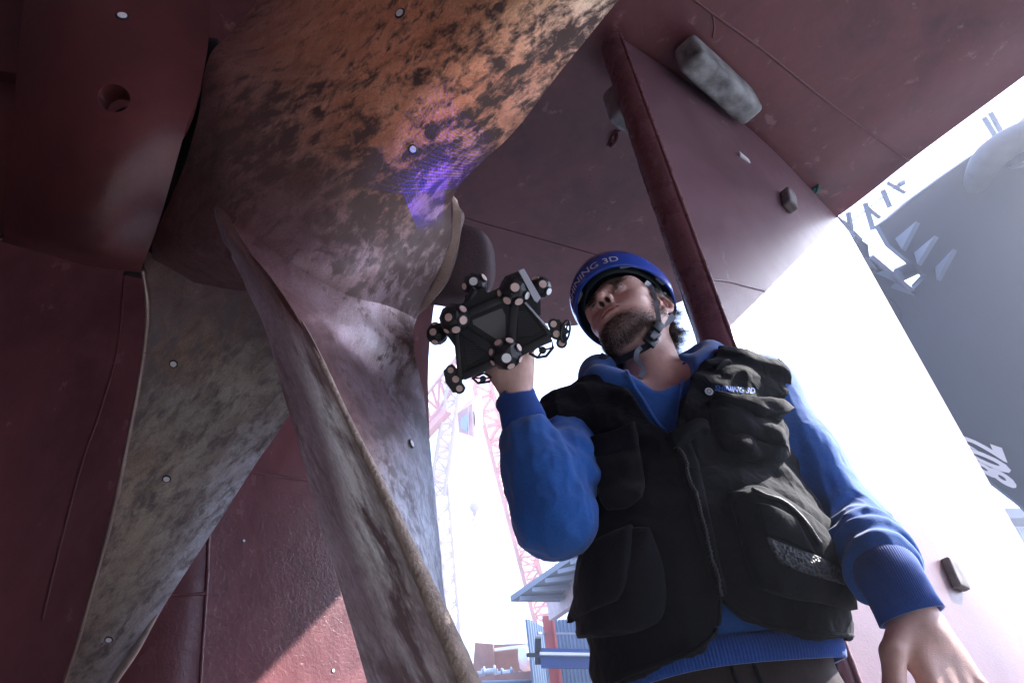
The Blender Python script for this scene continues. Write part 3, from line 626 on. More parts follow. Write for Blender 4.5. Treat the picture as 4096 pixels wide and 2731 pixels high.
# ------------------------------------------------------------------ signed-distance modelling for the figure
ex, ey = RC@np.array([1, 0, 0]), RC@np.array([0, 1, 0]); ez = RC@np.array([0, 0, 1])   # right, up, towards viewer
class SDF:
    def __init__(s, lo, hi, h):
        s.lo = np.array(lo, float); s.h = h; s.n = np.ceil((np.array(hi)-s.lo)/h).astype(int)+1; s.g = np.full(s.n, .2, np.float32)
    def region(s, lo, hi):
        a = np.clip(np.floor((np.array(lo)-s.lo)/s.h).astype(int), 0, s.n-1); b = np.clip(np.ceil((np.array(hi)-s.lo)/s.h).astype(int)+1, 1, s.n)
        if (b <= a).any(): return None
        sl_ = tuple(slice(x, y) for x, y in zip(a, b)); ax = [s.lo[i]+s.h*np.arange(a[i], b[i]) for i in range(3)]
        return sl_, np.stack(np.meshgrid(*ax, indexing='ij'), -1)
    def op(s, fn, lo, hi, k=.01, mode='u', pad=.03):
        r = s.region(np.array(lo)-pad, np.array(hi)+pad)
        if r is None: return
        sl_, p = r; b = fn(p).astype(np.float32); a = s.g[sl_]
        if mode == 's': a, b = -a, b
        if mode == 'i': a, b = -a, -b
        if k > 0: h = np.clip(.5+.5*(a-b)/k, 0, 1); d = a*(1-h)+b*h-k*h*(1-h)
        else: d = np.minimum(a, b)
        s.g[sl_] = d if mode == 'u' else -d
    def ell(s, c, r, R=None, k=.01, mode='u'):
        c = np.asarray(c, float); r = np.asarray(r, float); m = r.max()
        def fn(p):
            q = p-c
            if R is not None: q = q@np.asarray(R).T
            k0 = np.linalg.norm(q/r, axis=-1); k1 = np.linalg.norm(q/(r*r), axis=-1)+1e-9; return k0*(k0-1)/k1
        s.op(fn, c-m, c+m, k, mode, .02+k)
    def cap(s, a, b, ra, rb=None, k=.01, mode='u', sq=None):
        a = np.asarray(a, float); b = np.asarray(b, float); rb = ra if rb is None else rb
        def fn(p):
            ab = b-a; t = np.clip(((p-a)@ab)/(ab@ab+1e-12), 0, 1); return np.linalg.norm(p-a-t[..., None]*ab, axis=-1)-(ra+(rb-ra)*t)
        R_ = max(ra, rb); s.op(fn, np.minimum(a, b)-R_, np.maximum(a, b)+R_, k, mode, .02+k)
    def chain(s, pts, rs, k=.01, sm=0, mode='u'):
        pts = np.array(pts, float); rs = np.array(rs, float)
        if sm: pts = crom(pts, sm); rs = crom(rs[:, None], sm)[:, 0]
        for i in range(len(pts)-1): s.cap(pts[i], pts[i+1], rs[i], rs[i+1], k, mode)
    def mesh(s):
        g = s.g; ins = g < 0; X, Y, Z = g.shape
        c = ins[:-1, :-1, :-1].astype(np.int8)
        for d in ((1, 0, 0), (0, 1, 0), (0, 0, 1), (1, 1, 0), (1, 0, 1), (0, 1, 1), (1, 1, 1)):
            c = c+ins[d[0]:X-1+d[0], d[1]:Y-1+d[1], d[2]:Z-1+d[2]]
        cell = np.argwhere((c > 0) & (c < 8)); idx = np.full((X-1, Y-1, Z-1), -1, np.int64); idx[tuple(cell.T)] = np.arange(len(cell))
        acc = np.zeros((len(cell), 3)); cnt = np.zeros(len(cell)); co = [(i, j, k) for i in (0, 1) for j in (0, 1) for k in (0, 1)]
        for a in co:
            for b in co:
                if sum(b)-sum(a) == 1 and all(y >= x for x, y in zip(a, b)):
                    va = g[tuple((cell+a).T)]; vb = g[tuple((cell+b).T)]; m = (va < 0) != (vb < 0)
                    t = np.where(m, va/(va-vb+1e-12), 0)[:, None]; acc += m[:, None]*(np.array(a)*(1-t)+np.array(b)*t); cnt += m
        v = s.lo+s.h*(cell+acc/cnt[:, None]); F_ = []
        for ax in range(3):
            o1, o2 = [(1, 2), (2, 0), (0, 1)][ax]
            a = ins; sl0 = [slice(None)]*3; sl1 = [slice(None)]*3; sl0[ax] = slice(0, -1); sl1[ax] = slice(1, None)
            e = np.argwhere(a[tuple(sl0)] != a[tuple(sl1)]); e = e[(e[:, o1] > 0) & (e[:, o2] > 0) & (e[:, o1] < g.shape[o1]-1) & (e[:, o2] < g.shape[o2]-1)]
            u1 = np.zeros(3, int); u1[o1] = 1; u2 = np.zeros(3, int); u2[o2] = 1
            q = np.stack([idx[tuple((e-u1-u2).T)], idx[tuple((e-u2).T)], idx[tuple(e.T)], idx[tuple((e-u1).T)]], 1)
            fl = ins[tuple(e.T)]; q[~fl] = q[~fl][:, ::-1]; F_.append(q)
        return v, np.concatenate(F_)
def relax(v, f, it=2, w_=.5):
    e = np.concatenate([f[:, [0, 1]], f[:, [1, 2]], f[:, [2, 3]], f[:, [3, 0]]])
    for _ in range(it):
        s = np.zeros_like(v); n = np.zeros(len(v))
        for a, b in ((0, 1), (1, 0)):
            for k in range(3): s[:, k] += np.bincount(e[:, a], v[e[:, b], k], len(v))
            n += np.bincount(e[:, a], minlength=len(v))
        v = v+(s/np.maximum(n, 1)[:, None]-v)*w_
    return v
def vnorm(v, f):
    n = np.cross(v[f[:, 2]]-v[f[:, 0]], v[f[:, 3]]-v[f[:, 1]]); o = np.zeros_like(v)
    for k in range(3):
        for j in range(4): o[:, k] += np.bincount(f[:, j], n[:, k], len(v))
    return o/(np.linalg.norm(o, axis=1)[:, None]+1e-12)
def polysd(pts, poly):
    """signed distance (pixels, negative inside) of image points to a closed outline"""
    poly = np.array(poly, float); x = pts[:, 0]; y = pts[:, 1]; d = np.full(len(x), 1e9); ins = np.zeros(len(x), bool)
    for i in range(len(poly)):
        a = poly[i]; b = poly[(i+1) % len(poly)]; ab = b-a; t = np.clip(((x-a[0])*ab[0]+(y-a[1])*ab[1])/(ab@ab), 0, 1)
        d = np.minimum(d, np.hypot(x-a[0]-t*ab[0], y-a[1]-t*ab[1]))
        c = ((a[1] > y) != (b[1] > y)) & (x < (b[0]-a[0])*(y-a[1])/(b[1]-a[1]+1e-12)+a[0]); ins ^= c
    return np.where(ins, -d, d)

# ------------------------------------------------------------------ materials of the figure
def vcmat(name, rough=.5, sss=0, var=.08, sc=60, bmp=.15, bd=.0006, sheen=0):
    m, t, b = NT(name); c = attr(t, 'Col').outputs['Color']; n = nz(t, sc, 5, .65)
    t.links.new(mixc(t, 1., c, ramp(t, n, [(.3, (1-var,)*3), (.7, (1+var,)*3)]), 'MULTIPLY'), b.inputs['Base Color']); b.inputs['Roughness'].default_value = rough
    if sss: b.inputs['Subsurface Weight'].default_value = sss; b.inputs['Subsurface Radius'].default_value = (.012, .005, .003); b.inputs['Subsurface Scale'].default_value = 1.
    bump(t, b, nz(t, 900, 2), bmp, bd); return m
def fabric(name, c, var=.15, sc=9, weave=900, bst=.3, sheen=.3, rough=.95, big=0.0):
    m, t, b = NT(name); n = nz(t, sc, 6, .6, .4); n2 = nz(t, 300, 3)
    col = ramp(t, n, [(.3, tuple(x*(1-var) for x in c)), (.7, tuple(x*(1+var) for x in c))])
    col = mixc(t, 1., col, ramp(t, n2, [(.3, (.85,)*3), (.7, (1.12,)*3)]), 'MULTIPLY'); t.links.new(col, b.inputs['Base Color'])
    b.inputs['Roughness'].default_value = rough; b.inputs['Sheen Weight'].default_value = sheen; b.inputs['Specular IOR Level'].default_value = .25
    h = bump(t, b, nz(t, weave, 2), bst, .0008)
    if big: bump(t, b, nz(t, 28, 4, .5, 1.2), big, .006, h)
    return m
M_skin = vcmat('skin', .45, .12, .15, 38, .5, .0009)
M_hood = fabric('blue fleece cotton', (.022, .115, .42), big=.25)
M_rib = fabric('blue ribbed knit', (.022, .085, .36), .12)
M_vest = fabric('black cotton canvas', (.0050, .0060, .0095), .25, weave=1400, sheen=.03, rough=.9, big=.6)
M_vest2 = fabric('black fleece pocket', (.011, .011, .012), .35, weave=500, bst=.9, sheen=.2)
M_trous = fabric('dark brown trousers', (.045, .034, .036), .2, sheen=.1)
M_hat = plain('blue hat shell', (.018, .07, .42), .16, 0, .05, 6, coat=.4)
M_hatin = plain('hat lining', (.02, .045, .09), .5, 0, .2, 20)
M_pad = plain('dark headband', (.02, .035, .04), .7, 0, .2, 30)
M_strap = fabric('grey strap', (.22, .25, .30), .1, sheen=.2)
M_strapd = fabric('dark strap', (.03, .035, .05), .15)
M_plas = plain('black plastic', (.014, .016, .02), .34, 0, .1, 30)
M_hair = plain('brown hair', (.05, .032, .022), .42, 0, .35, 90)
M_beard = plain('beard hair', (.035, .022, .016), .5, 0, .35, 90)
M_text = plain('grey print', (.55, .60, .68), .5, 0, .02)
M_textb = plain('blue embroidery', (.03, .14, .55), .7, 0, .05)

# ------------------------------------------------------------------ the person
person = thing('person', 'person in a blue hoodie, black pocketed work vest and blue hard hat, scanning the propeller', 'person', (.27, 1.19, 0))
# head frame
Fh = nrm([-.655, .535, .50]); Uh = np.array([-.11, .60, -.785]); Uh = nrm(Uh-(Uh@Fh)*Fh)
Lh = np.cross(Uh, Fh)
# camera axes -> world
Fw, Uw, Lw = RC@Fh, RC@Uh, RC@Lh
if Lw@(RC@np.array([1, 0, 0])) < 0: Lw = -Lw
HR = np.array([Lw, Fw, Uw])                       # rows: head axes in world
EM = P(2425, 1190, 1.475); HO = EM-Fw*.088-Uw*.004
def H(x, y, z): return HO+Lw*x+Fw*y+Uw*z
def hl(p): return (np.asarray(p)-HO)@HR.T
s = SDF(HO-.17, HO+.17, .0017)
E_ = lambda c, r, k=.01, mode='u': s.ell(H(*c), r, HR, k, mode)
neckb = np.array([.288, 1.215, 1.475])
s.cap(H(0, -.035, -.05), neckb, .056, .064, .02)
E_((0, -.012, .035), (.077, .098, .088), .02)
E_((0, .028, -.025), (.064, .064, .078), .03)
E_((0, .030, -.078), (.054, .052, .034), .03)
for sx in (1, -1):
    s.cap(H(.062*sx, -.012, -.045), H(.020*sx, .078, -.098), .016, .014, .03)     # jaw line
    E_((.043*sx, .058, -.026), (.022, .022, .020), .02)                            # cheek
    E_((.028*sx, .058, -.062), (.020, .024, .024), .025)
    s.cap(H(.012*sx, .093, .024), H(.046*sx, .076, .026), .008, .007, .014)        # brow
E_((0, .086, -.098), (.020, .014, .016), .016)                                     # chin
for sx in (1, -1): E_((.048*sx, .050, .028), (.022, .028, .030), .02)
E_((0, .082, -.060), (.030, .020, .022), .018)                                     # muzzle
for sx in (1, -1): E_((.032*sx, .094, .004), (.017, .014, .012), .012, 's')         # sockets
s.chain([H(0, .090, .022), H(0, .101, .004), H(0, .112, -.014), H(0, .118, -.024)], [.0075, .0078, .0085, .0105], .009)
for sx in (1, -1): E_((.0125*sx, .1045, -.027), (.0078, .0105, .0075), .006)
E_((0, .099, -.034), (.012, .008, .006), .008)
for sx in (1, -1): E_((.0075*sx, .1075, -.0355), (.0042, .0068, .0075), .0012, 's')
# lips
s.chain([H(-.024, .088, -.061), H(-.012, .0985, -.0545), H(0, .1015, -.0555), H(.012, .0985, -.0545), H(.024, .088, -.061)], [.002, .0048, .0045, .0048, .002], .006)
s.chain([H(-.022, .088, -.063), H(-.010, .0975, -.0675), H(0, .099, -.0685), H(.010, .0975, -.0675), H(.022, .088, -.063)], [.002, .0050, .0056, .0050, .002], .006)
s.chain([H(-.025, .091, -.0615), H(-.012, .1025, -.0605), H(0, .1055, -.0608), H(.012, .1025, -.0605), H(.025, .091, -.0615)], [.0010, .0018, .0018, .0018, .0010], .002, 9, 's')
E_((0, .094, -.080), (.018, .008, .0055), .008, 's')                               # dip above the chin
# lids
EC = [np.array([.0315*sx, .0795, .004]) for sx in (1, -1)]
for c in EC:
    E_(c, (.0142, .0138, .0142), .006)
    E_(c+[0, .010, -.0005], (.0126, .012, .0072), .0012, 's')
# ears
for sx in (1, -1):
    pts = []
    for t in np.linspace(-1.9, 2.5, 14):
        r1, r2 = .0165, .029; pts.append(H((.079+.009*max(0, math.cos(t-2.6)))*sx, -.016-r1*math.cos(t)*-1*-1-.004, -.002+r2*math.sin(t)))
    pts = [H((.080+.010*(1-abs(t)))*sx, -.018-.0175*math.cos(t*1.75)*1.0, .004+.030*math.sin(t*1.5)) for t in np.linspace(-1, 1.15, 14)]
    E_((.075*sx, -.014, -.004), (.006, .015, .026), .006)
    s.chain(pts, [.0040]*14, .004)
    E_((.079*sx, -.010, -.027), (.0045, .0075, .009), .006)                        # lobe
    E_((.0835*sx, -.012, -.004), (.006, .0085, .012), .004, 's')                   # concha
    s.chain([H(.082*sx, -.024, -.014), H(.083*sx, -.026, .004), H(.082*sx, -.020, .016)], [.0028, .0028, .0022], .003)
    s.cap(H(.078*sx, .000, -.006), H(.077*sx, .001, -.013), .0035, .0035, .004)    # tragus
v, f = s.mesh(); v = relax(v, f, 1, .35)
L_ = hl(v)
cut = v[:, 2] < 1.53
keepf = ~cut[f].all(1); hv, hf = v, f[keepf]; hn = vnorm(hv, hf)
# colour of the skin
def blob(L, c, r, pw=2): return np.exp(-(((L-np.array(c))/np.array(r))**2).sum(-1))
Lm = L_.copy(); Lm[:, 0] = abs(Lm[:, 0])
skin = np.array([.72, .46, .39]); C3 = np.tile(skin, (len(v), 1))
def tint(w_, c):
    global C3
    w_ = np.clip(w_, 0, 1)[:, None]; C3 = C3*(1-w_)+np.array(c)*w_
tint(.55*blob(Lm, (.040, .080, -.022), (.02, .03, .016)), (.62, .28, .24))
tint(.5*blob(Lm, (0, .118, -.022), (.014, .014, .014)), (.62, .28, .23))
tint(.6*blob(Lm, (.08, -.012, 0), (.02, .03, .04)), (.62, .27, .22))
lipw = np.clip(1.25-(np.abs(L_[:, 0])/.025)**2-((L_[:, 2]+.0615)/.0105)**2, 0, 1)*(L_[:, 1] > .085)
tint(lipw*.85, (.50, .20, .18))
tint((np.abs(L_[:, 2]+.061+.0) < .0016)*(np.abs(L_[:, 0]) < .024)*(L_[:, 1] > .088)*.8, (.15, .05, .05))  # crease shade between the lips, put into the colour
tint(2.2*blob(Lm, (.0075, .1075, -.0325), (.0042, .0072, .0060)), (.025, .008, .008))  # shade inside the nostrils, painted into the colour
def beardw(L):
    a = np.abs(L[:, 0]); z = L[:, 2]; y = L[:, 1]
    jaw = np.clip((-.066-z)/.014+np.clip((a-.034)/.03, 0, 1)*.9, 0, 1)*np.clip((z+.118)/.014, 0, 1)*np.clip((y-.0)/.02, 0, 1)
    under = np.clip((y-.035)/.02, 0, 1)*np.clip((-.09-z)/.008, 0, 1)*np.clip((z+.128)/.012, 0, 1)
    mous = .38*np.exp(-((a/.028)**2+((z+.046)/.0055)**2))*(y > .085)
    side = np.clip((a-.052)/.012, 0, 1)*np.clip((-.005-z)/.04, 0, 1)*np.clip((y+.0)/.01, 0, 1)*np.clip((.045-y)/.02, 0, 1)*.35
    b = np.maximum(np.maximum(jaw*np.clip(.35+(-.075-z)/.03, .18, 1), under), np.maximum(mous, side)); lip = np.clip(1.25-(a/.029)**2-((z+.0625)/.0145)**2, 0, 1)
    return np.clip(b*(1-1.5*lip), 0, 1)
bw = beardw(L_)
tint(bw*.66, (.13, .095, .09)); tint(.5*blob(Lm, (.0315, .092, .018), (.022, .02, .006)), (.35, .2, .17))
headc = C3.copy()
# arms, hands, chest: one grid that carries on the same surface
sR, eR, wR = np.array([.10, 1.185, 1.395]), P(2205, 2050, 1.12), P(2062, 1570, 1.235)
sL, eL, wL = np.array([.475, 1.19, 1.43]), np.array([.535, 1.17, 1.135]), P(3566, 2318, .95)
b_ = SDF((-.10, .78, .74), (.68, 1.36, 1.545), .0028)
b_.cap(H(0, -.035, -.05), neckb, .056, .064, .0)
b_.chain([neckb, [.285, 1.21, 1.36], [.28, 1.20, 1.1], [.27, 1.2, .9]], [.064, .09, .09, .1], .03)
b_.chain([sR+[.12, .0, .03], sR, eR, wR], [.06, .045, .036, .026], .02); b_.chain([sL-[.12, 0, -.03], sL, eL, wL], [.06, .045, .036, .027], .02)
dL = nrm(-ey*.68+ex*.15+ez*.60)
def hand(W, dirF, dirP, side, curl, spread, thumb, sc=1., pad=1., k=.012):
    """W wrist, dirF to the fingers, dirP out of the palm, side towards the thumb"""
    f0 = nrm(dirF); p0 = nrm(np.asarray(dirP)-(np.asarray(dirP)@f0)*f0); t0 = nrm(side); t0 = nrm(t0-(t0@f0)*f0-(t0@p0)*p0)
    K = []
    for i, (w_, ln) in enumerate(((.031, .088), (.010, .093), (-.011, .088), (-.030, .078))):
        kn = W+(f0*ln+t0*w_)*sc; K.append(kn); b_.cap(W+(f0*.012+t0*w_*.55)*sc, kn, .0155*sc, .0120*sc, k)
    b_.cap(W-f0*.02, W+f0*.02*sc, .027*sc, .024*sc, .015)
    b_.ell(W+(f0*.040*pad+p0*.006+t0*.022)*sc, np.array([.026*pad, .036*pad, .017])*sc, np.array([t0, f0, p0]), .014)       # thumb pad
    b_.ell(W+(f0*.045+p0*.006-t0*.020)*sc, np.array([.020, .036, .014])*sc, np.array([t0, f0, p0]), .014)
    for i, (kn, (l1, l2, l3), r) in enumerate(zip(K, ((.043, .026, .020), (.047, .030, .021), (.044, .027, .020), (.034, .021, .018)), (.0095, .0098, .0092, .0080))):
        a = curl[i]; d = f0*math.cos(a*.6)+p0*math.sin(a*.6); d = nrm(d+t0*spread*(1.5-i)*.1); q = [kn-d*.004]; q.append(kn+d*l1*sc)
        a2 = a*1.5; d2 = nrm(f0*math.cos(a2)+p0*math.sin(a2)+t0*spread*(1.5-i)*.08); q.append(q[-1]+d2*l2*sc)
        a3 = a*2.2; d3 = f0*math.cos(a3)+p0*math.sin(a3); q.append(q[-1]+d3*l3*sc)
        b_.chain(q, [r*1.12*sc, r*1.02*sc, r*.92*sc, r*.78*sc], .003)
        b_.ell(kn-p0*.006, (.0085, .0085, .006), None, .008)
    th = [W+(f0*a+t0*b+p0*c)*sc for a, b, c in thumb]; b_.chain(th, np.array([.0175, .0135, .0115, .0092])[:len(th)]*sc, .006)
    return f0, p0, t0, K
# right hand: palm heel faces the viewer, thumb to the left, fingers curl behind the scanner grip
hand(wR+ey*.012, -ex*.06+ey*.9-ez*.42, -ex*.25+ez*.0-ey*.35-ez*.55+ez*1.2*0, -ex*.9+ey*.1, (.9, .95, 1.0, 1.05), .2, ((.006, .02, .004), (.042, .046, .010), (.070, .058, .006), (.094, .060, .000)))
b_.ell(wR+ey*.042+ez*.006-ex*.002, (.032, .040, .020), np.array([ex, ey, ez]), .02)
b_.ell(wR+ey*.05-ex*.022+ez*.004, (.020, .032, .016), np.array([nrm(ex+ey*.4), nrm(ey-ex*.4), ez]), .014)
# left hand hanging: back of the hand to the viewer, thumb on the inner side
hand(wL+dL*.052+ex*.004, dL, -ez*.85-ey*.5-ex*.25, -ex*.95-ey*.3, (.35, .42, .5, .55), .5, ((.010, .022, .0), (.034, .052, .002), (.066, .066, .008), (.098, .064, .014)), 1.15, .72)
v2, f2 = b_.mesh(); v2 = relax(v2, f2, 1, .4)
cut2 = v2[:, 2] > 1.53; f2 = f2[~cut2[f2].any(1)]
c2 = np.tile(skin, (len(v2), 1)); q = vn(v2, .03, 7, 3)[:, None]; c2 = c2*(1+.08*q)
kn = np.exp(-((np.linalg.norm(v2-(wL-ey*.1+ex*.03), axis=1))/.05)**2)[:, None]*.5; c2 = c2*(1-kn)+np.array([.62, .30, .26])*kn
used = np.unique(hf); mp = -np.ones(len(hv), int); mp[used] = np.arange(len(used)); u2 = np.unique(f2); mp2 = -np.ones(len(v2), int); mp2[u2] = np.arange(len(u2))+len(used)
body = mk('body', np.concatenate([hv[used], v2[u2]]), np.concatenate([mp[hf], mp2[f2]]), M_skin, person, recalc=False, col=np.concatenate([headc[used], c2[u2]]))
HBV = BVHTree.FromPolygons([Vector(x) for x in hv], hf.tolist())
# eyes
M_eye, t_, bb_ = NT('eye'); t_.links.new(attr(t_, 'Col').outputs['Color'], bb_.inputs['Base Color']); bb_.inputs['Roughness'].default_value = .12
gaze = nrm(nrm(Fw*1.0+Uw*.20-Lw*.16))
for c in EC:
    cc = H(*c); n = 40; vv = []; cl = []
    e1 = nrm(np.cross(gaze, Uw)); e2 = np.cross(e1, gaze)
    for i in range(n+1):
        th = math.pi*i/n
        for j in range(32):
            ph = 2*math.pi*j/32; d = gaze*math.cos(th)+math.sin(th)*(e1*math.cos(ph)+e2*math.sin(ph)); vv.append(cc+d*.0122)
            cl.append((.01, .01, .01) if th < .17 else ((.20, .30, .28) if th < .47 else ((.05, .06, .06) if th < .54 else (.85, .80, .80))))
    mk('eye', vv, [(i*32+j, i*32+(j+1) % 32, (i+1)*32+(j+1) % 32, (i+1)*32+j) for i in range(n) for j in range(32)], M_eye, body, col=np.array(cl))
# strands
rng = np.random.default_rng(4)
def strands(name, roots, dirs, length, width, mat, parent, seg=3, curl=0., curls=1.5, droop=None, cr=.004, kind=None, lock=None):
    V = []; Fc = []; k = len(roots)
    sd = nrm(np.array([.3, .5, .8])); D0 = dirs/np.linalg.norm(dirs, axis=1)[:, None]; S = np.cross(D0, rng.normal(size=D0.shape)); S /= np.linalg.norm(S, axis=1)[:, None]+1e-9; T = np.cross(D0, S)
    P0 = roots.copy(); ph = rng.uniform(0, 6.28, k)
    if lock is not None:
        nl = lock.max()+1; ra = rng.normal(size=(nl, 3)); ph = rng.uniform(0, 6.28, nl)[lock]+rng.normal(size=k)*.35; S = np.cross(D0, ra[lock]); S /= np.linalg.norm(S, axis=1)[:, None]+1e-9; T = np.cross(D0, S)
    for i in range(seg+1):
        u = i/seg; p = P0+D0*(length*u)[:, None]
        if droop is not None: p = p+droop*(length*u*u)[:, None]*.6
        if curl: a = ph+6.28*curls*u; p = p+(S*np.cos(a)[:, None]+T*np.sin(a)[:, None])*cr*min(1, u*2.5)
        wd = width*(1-u*.75); V.append(p-S*wd); V.append(p+S*wd)
    V = np.stack(V, 1).reshape(-1, 3); n = 2*(seg+1); base = np.arange(k)*n
    for i in range(seg): Fc.append(np.stack([base+2*i, base+2*i+1, base+2*i+3, base+2*i+2], 1))
    return mk(name, V, np.concatenate(Fc), mat, parent, recalc=False, smooth=True)
vis = used
bwv = bw[vis]; prob = bwv/bwv.sum(); pick = rng.choice(vis, 9500, p=prob**1.0)
rt = hv[pick]+rng.normal(size=(9500, 3))*.0009; nn = hn[pick]
dr = nn*.55-Uw*.75+Fw*.25+rng.normal(size=nn.shape)*.28
ln = (.0022+.0070*bw[pick]*np.clip((-.06-L_[pick, 2])/.035, .1, 1))*rng.uniform(.6, 1.3, 9500)
strands('beard', rt, dr, ln, .00022, M_beard, body, 3)
# brows
bm_ = (np.exp(-(((Lm[:, 0]-.031)/.016)**2+((L_[:, 2]-.0225)/.0035)**2))*(L_[:, 1] > .06)); pb = bm_[vis]; pick = rng.choice(vis, 1300, p=pb/pb.sum())
sgn = np.sign(L_[pick, 0])[:, None]
strands('eyebrow', hv[pick], hn[pick]*.3+Lw*sgn*.8+Uw*.3+rng.normal(size=(1300, 3))*.15, rng.uniform(.004, .008, 1300), .0002, M_hair, body, 2)
for c in EC:
    lash = []; ld = []
    for up in (1, -1):
        for t in np.linspace(-1, 1, 40): q = H(c[0]+.0118*t, c[1]+.0115-.005*t*t, c[2]-.0005+up*.0058*math.sqrt(max(0, 1-t*t*.95))); lash.append(q); ld.append(Fw*.8+Uw*up*.8+Lw*t*.4)
    strands('eyelash', np.array(lash), np.array(ld), np.full(len(lash), .006), .00018, M_hair, body, 2)
# hair: sides and nape, curling out below the hat
hw = np.clip((.03-L_[:, 1])/.02, 0, 1)*np.clip((L_[:, 2]+.055)/.02, 0, 1)*np.clip((.07-L_[:, 2])/.01, 0, 1)*(np.abs(L_[:, 0]) < .082)*np.clip(1.0-4*blob(Lm, (.08, -.012, -.006), (.03, .020, .034)), 0, 1)*(hn@Fw < .5)
ph_ = hw[vis]; NL = 150; cen = rng.choice(vis, NL, p=ph_/ph_.sum()); lk = rng.integers(0, NL, 5600); cp = cen[lk]
ld_ = hn[cen]*.30-Uw*1.0-Fw*.30+rng.normal(size=(NL, 3))*.28; back = np.where(L_[cen, 1] < -.02, 1., .45)*rng.uniform(.7, 1.2, NL)
strands('hair', hv[cp]+rng.normal(size=(5600, 3))*.0030, ld_[lk]+rng.normal(size=(5600, 3))*.10, .052*back[lk]*rng.uniform(.8, 1.1, 5600), .00034, M_hair, body, 16, 1, 1.9, -Uw[None, :]*.6, .0060, lock=lk)
# a coat of short hair close to the skull
pick = rng.choice(vis, 5200, p=ph_/ph_.sum())
strands('hair', hv[pick], hn[pick]*.25-Uw*.7-Fw*.5+rng.normal(size=(5200, 3))*.25, rng.uniform(.010, .020, 5200), .00040, M_hair, body, 4, 1, 1., None, .002)

# ------------------------------------------------------------------ hoodie
TZ = np.array([.86, .95, 1.0, 1.15, 1.3, 1.40, 1.455, 1.50, 1.54])
TT = np.array([[.265, 1.20, .170, .118], [.265, 1.20, .182, .128], [.266, 1.20, .184, .130], [.276, 1.20, .176, .126], [.284, 1.20, .188, .128], [.286, 1.20, .196, .114], [.286, 1.205, .180, .092], [.286, 1.21, .115, .076], [.286, 1.215, .06, .06]])
def torso(p, off=0., n=2.35):
    z = p[..., 2]-.13*(p[..., 0]-.30)*np.clip((p[..., 2]-1.2)/.2, 0, 1); cx, cy, a, bq = [np.interp(z, TZ, TT[:, i]) for i in range(4)]
    a = a+off; bq = bq+off; x = (p[..., 0]-cx)/a; y = (p[..., 1]-cy)/bq
    r = (np.abs(x)**n+np.abs(y)**n)**(1/n)+1e-9; return (r-1)*np.minimum(a, bq)*.95
def folds(p, axis, c, amp, wl, seed):
    t = (p-c)@nrm(axis); return amp*np.sin(t/wl*2*math.pi+2.2*vn(p, .06, seed, 2))
h = SDF((-.12, .82, .84), (.72, 1.38, 1.58), .0036)
h.op(lambda p: np.maximum(torso(p, 0), .955-p[..., 2]), (.05, 1.04, .93), (.52, 1.36, 1.56), 0)
h.chain([sR+[.05, 0, -.0], sR, (sR+eR)/2+[0, -.01, 0], eR], [.075, .066, .057, .056], .03)
h.chain([eR, (eR*.7+wR*.3), eR*.44+wR*.56], [.056, .053, .049], .03)
h.ell(eR-ey*.016+ex*.012, (.062, .052, .054), np.array([ex, ey, ez]), .03)
h.chain([sL-[.05, 0, 0], sL, (sL+eL)/2, eL], [.075, .070, .060, .056], .03)
h.chain([eL, (eL+wL)/2, wL*.70+eL*.30, wL*.82+eL*.18], [.056, .052, .051, .049], .025)
# hood lying round the neck
hood = [(2395, 1520, 1.36, .030), (2500, 1560, 1.315, .028), (2610, 1600, 1.29, .024), (2680, 1600, 1.285, .022), (2745, 1535, 1.32, .022), (2820, 1465, 1.37, .026), (2850, 1432, 1.44, .030), (2780, 1425, 1.51, .034), (2600, 1450, 1.55, .040), (2420, 1490, 1.49, .040), (2390, 1510, 1.40, .034)]
hp = np.array([P(a, b, c) for a, b, c, d in hood]); h.chain(hp, [q[3] for q in hood], .018, 34)
h.chain([P(2370, 1560, 1.40), P(2400, 1490, 1.43)], [.032, .034], .02)
# neck opening
h.cap(neckb+[0, -.005, -.03], H(0, -.02, -.09), .062, .068, .022, 's')
h.ell(P(2640, 1500, 1.34), (.058, .055, .062), None, .024, 's'); h.ell(P(2622, 1515, 1.30), (.018, .05, .034), None, .016, 's')
hv2, hf2 = h.mesh(); nn = vnorm(hv2, hf2)
fold = np.zeros(len(hv2))
def near(c, r): return np.exp(-((hv2-c)**2).sum(1)/r**2)
armL = near((sL+eL)/2, .13)+near((eL+wL)/2, .13); armR = near((sR+eR)/2, .11)+near((eR+wR)/2, .12)
rid = lambda sc, sd_, st: 1-2*np.abs(vn(hv2*st, sc, sd_, 2))**.7
fold += (.0035*vn(hv2*[1, 1, .55], .06, 21, 3)+.0050*rid(.06, 41, [1, 1, .45])+.0020*rid(.024, 43, [1, 1, .6]))*np.clip(armL+armR+near(eR, .09), 0, 1)
lowL = near(eL*.35+wL*.65, .10); fold += .0050*np.sin(((hv2-eL)@nrm(wL-eL))/.046*6.28+5.5*vn(hv2, .08, 12, 2))*np.clip(lowL*1.2, 0, 1)
uR = near(sR*.4+eR*.6+ex*.02, .075); fold += .0045*np.sin(((hv2-sR)@nrm(ey*.8+ex*.5))/.040*6.28+2.4*vn(hv2, .06, 14, 2))*np.clip(uR*1.2, 0, 1)
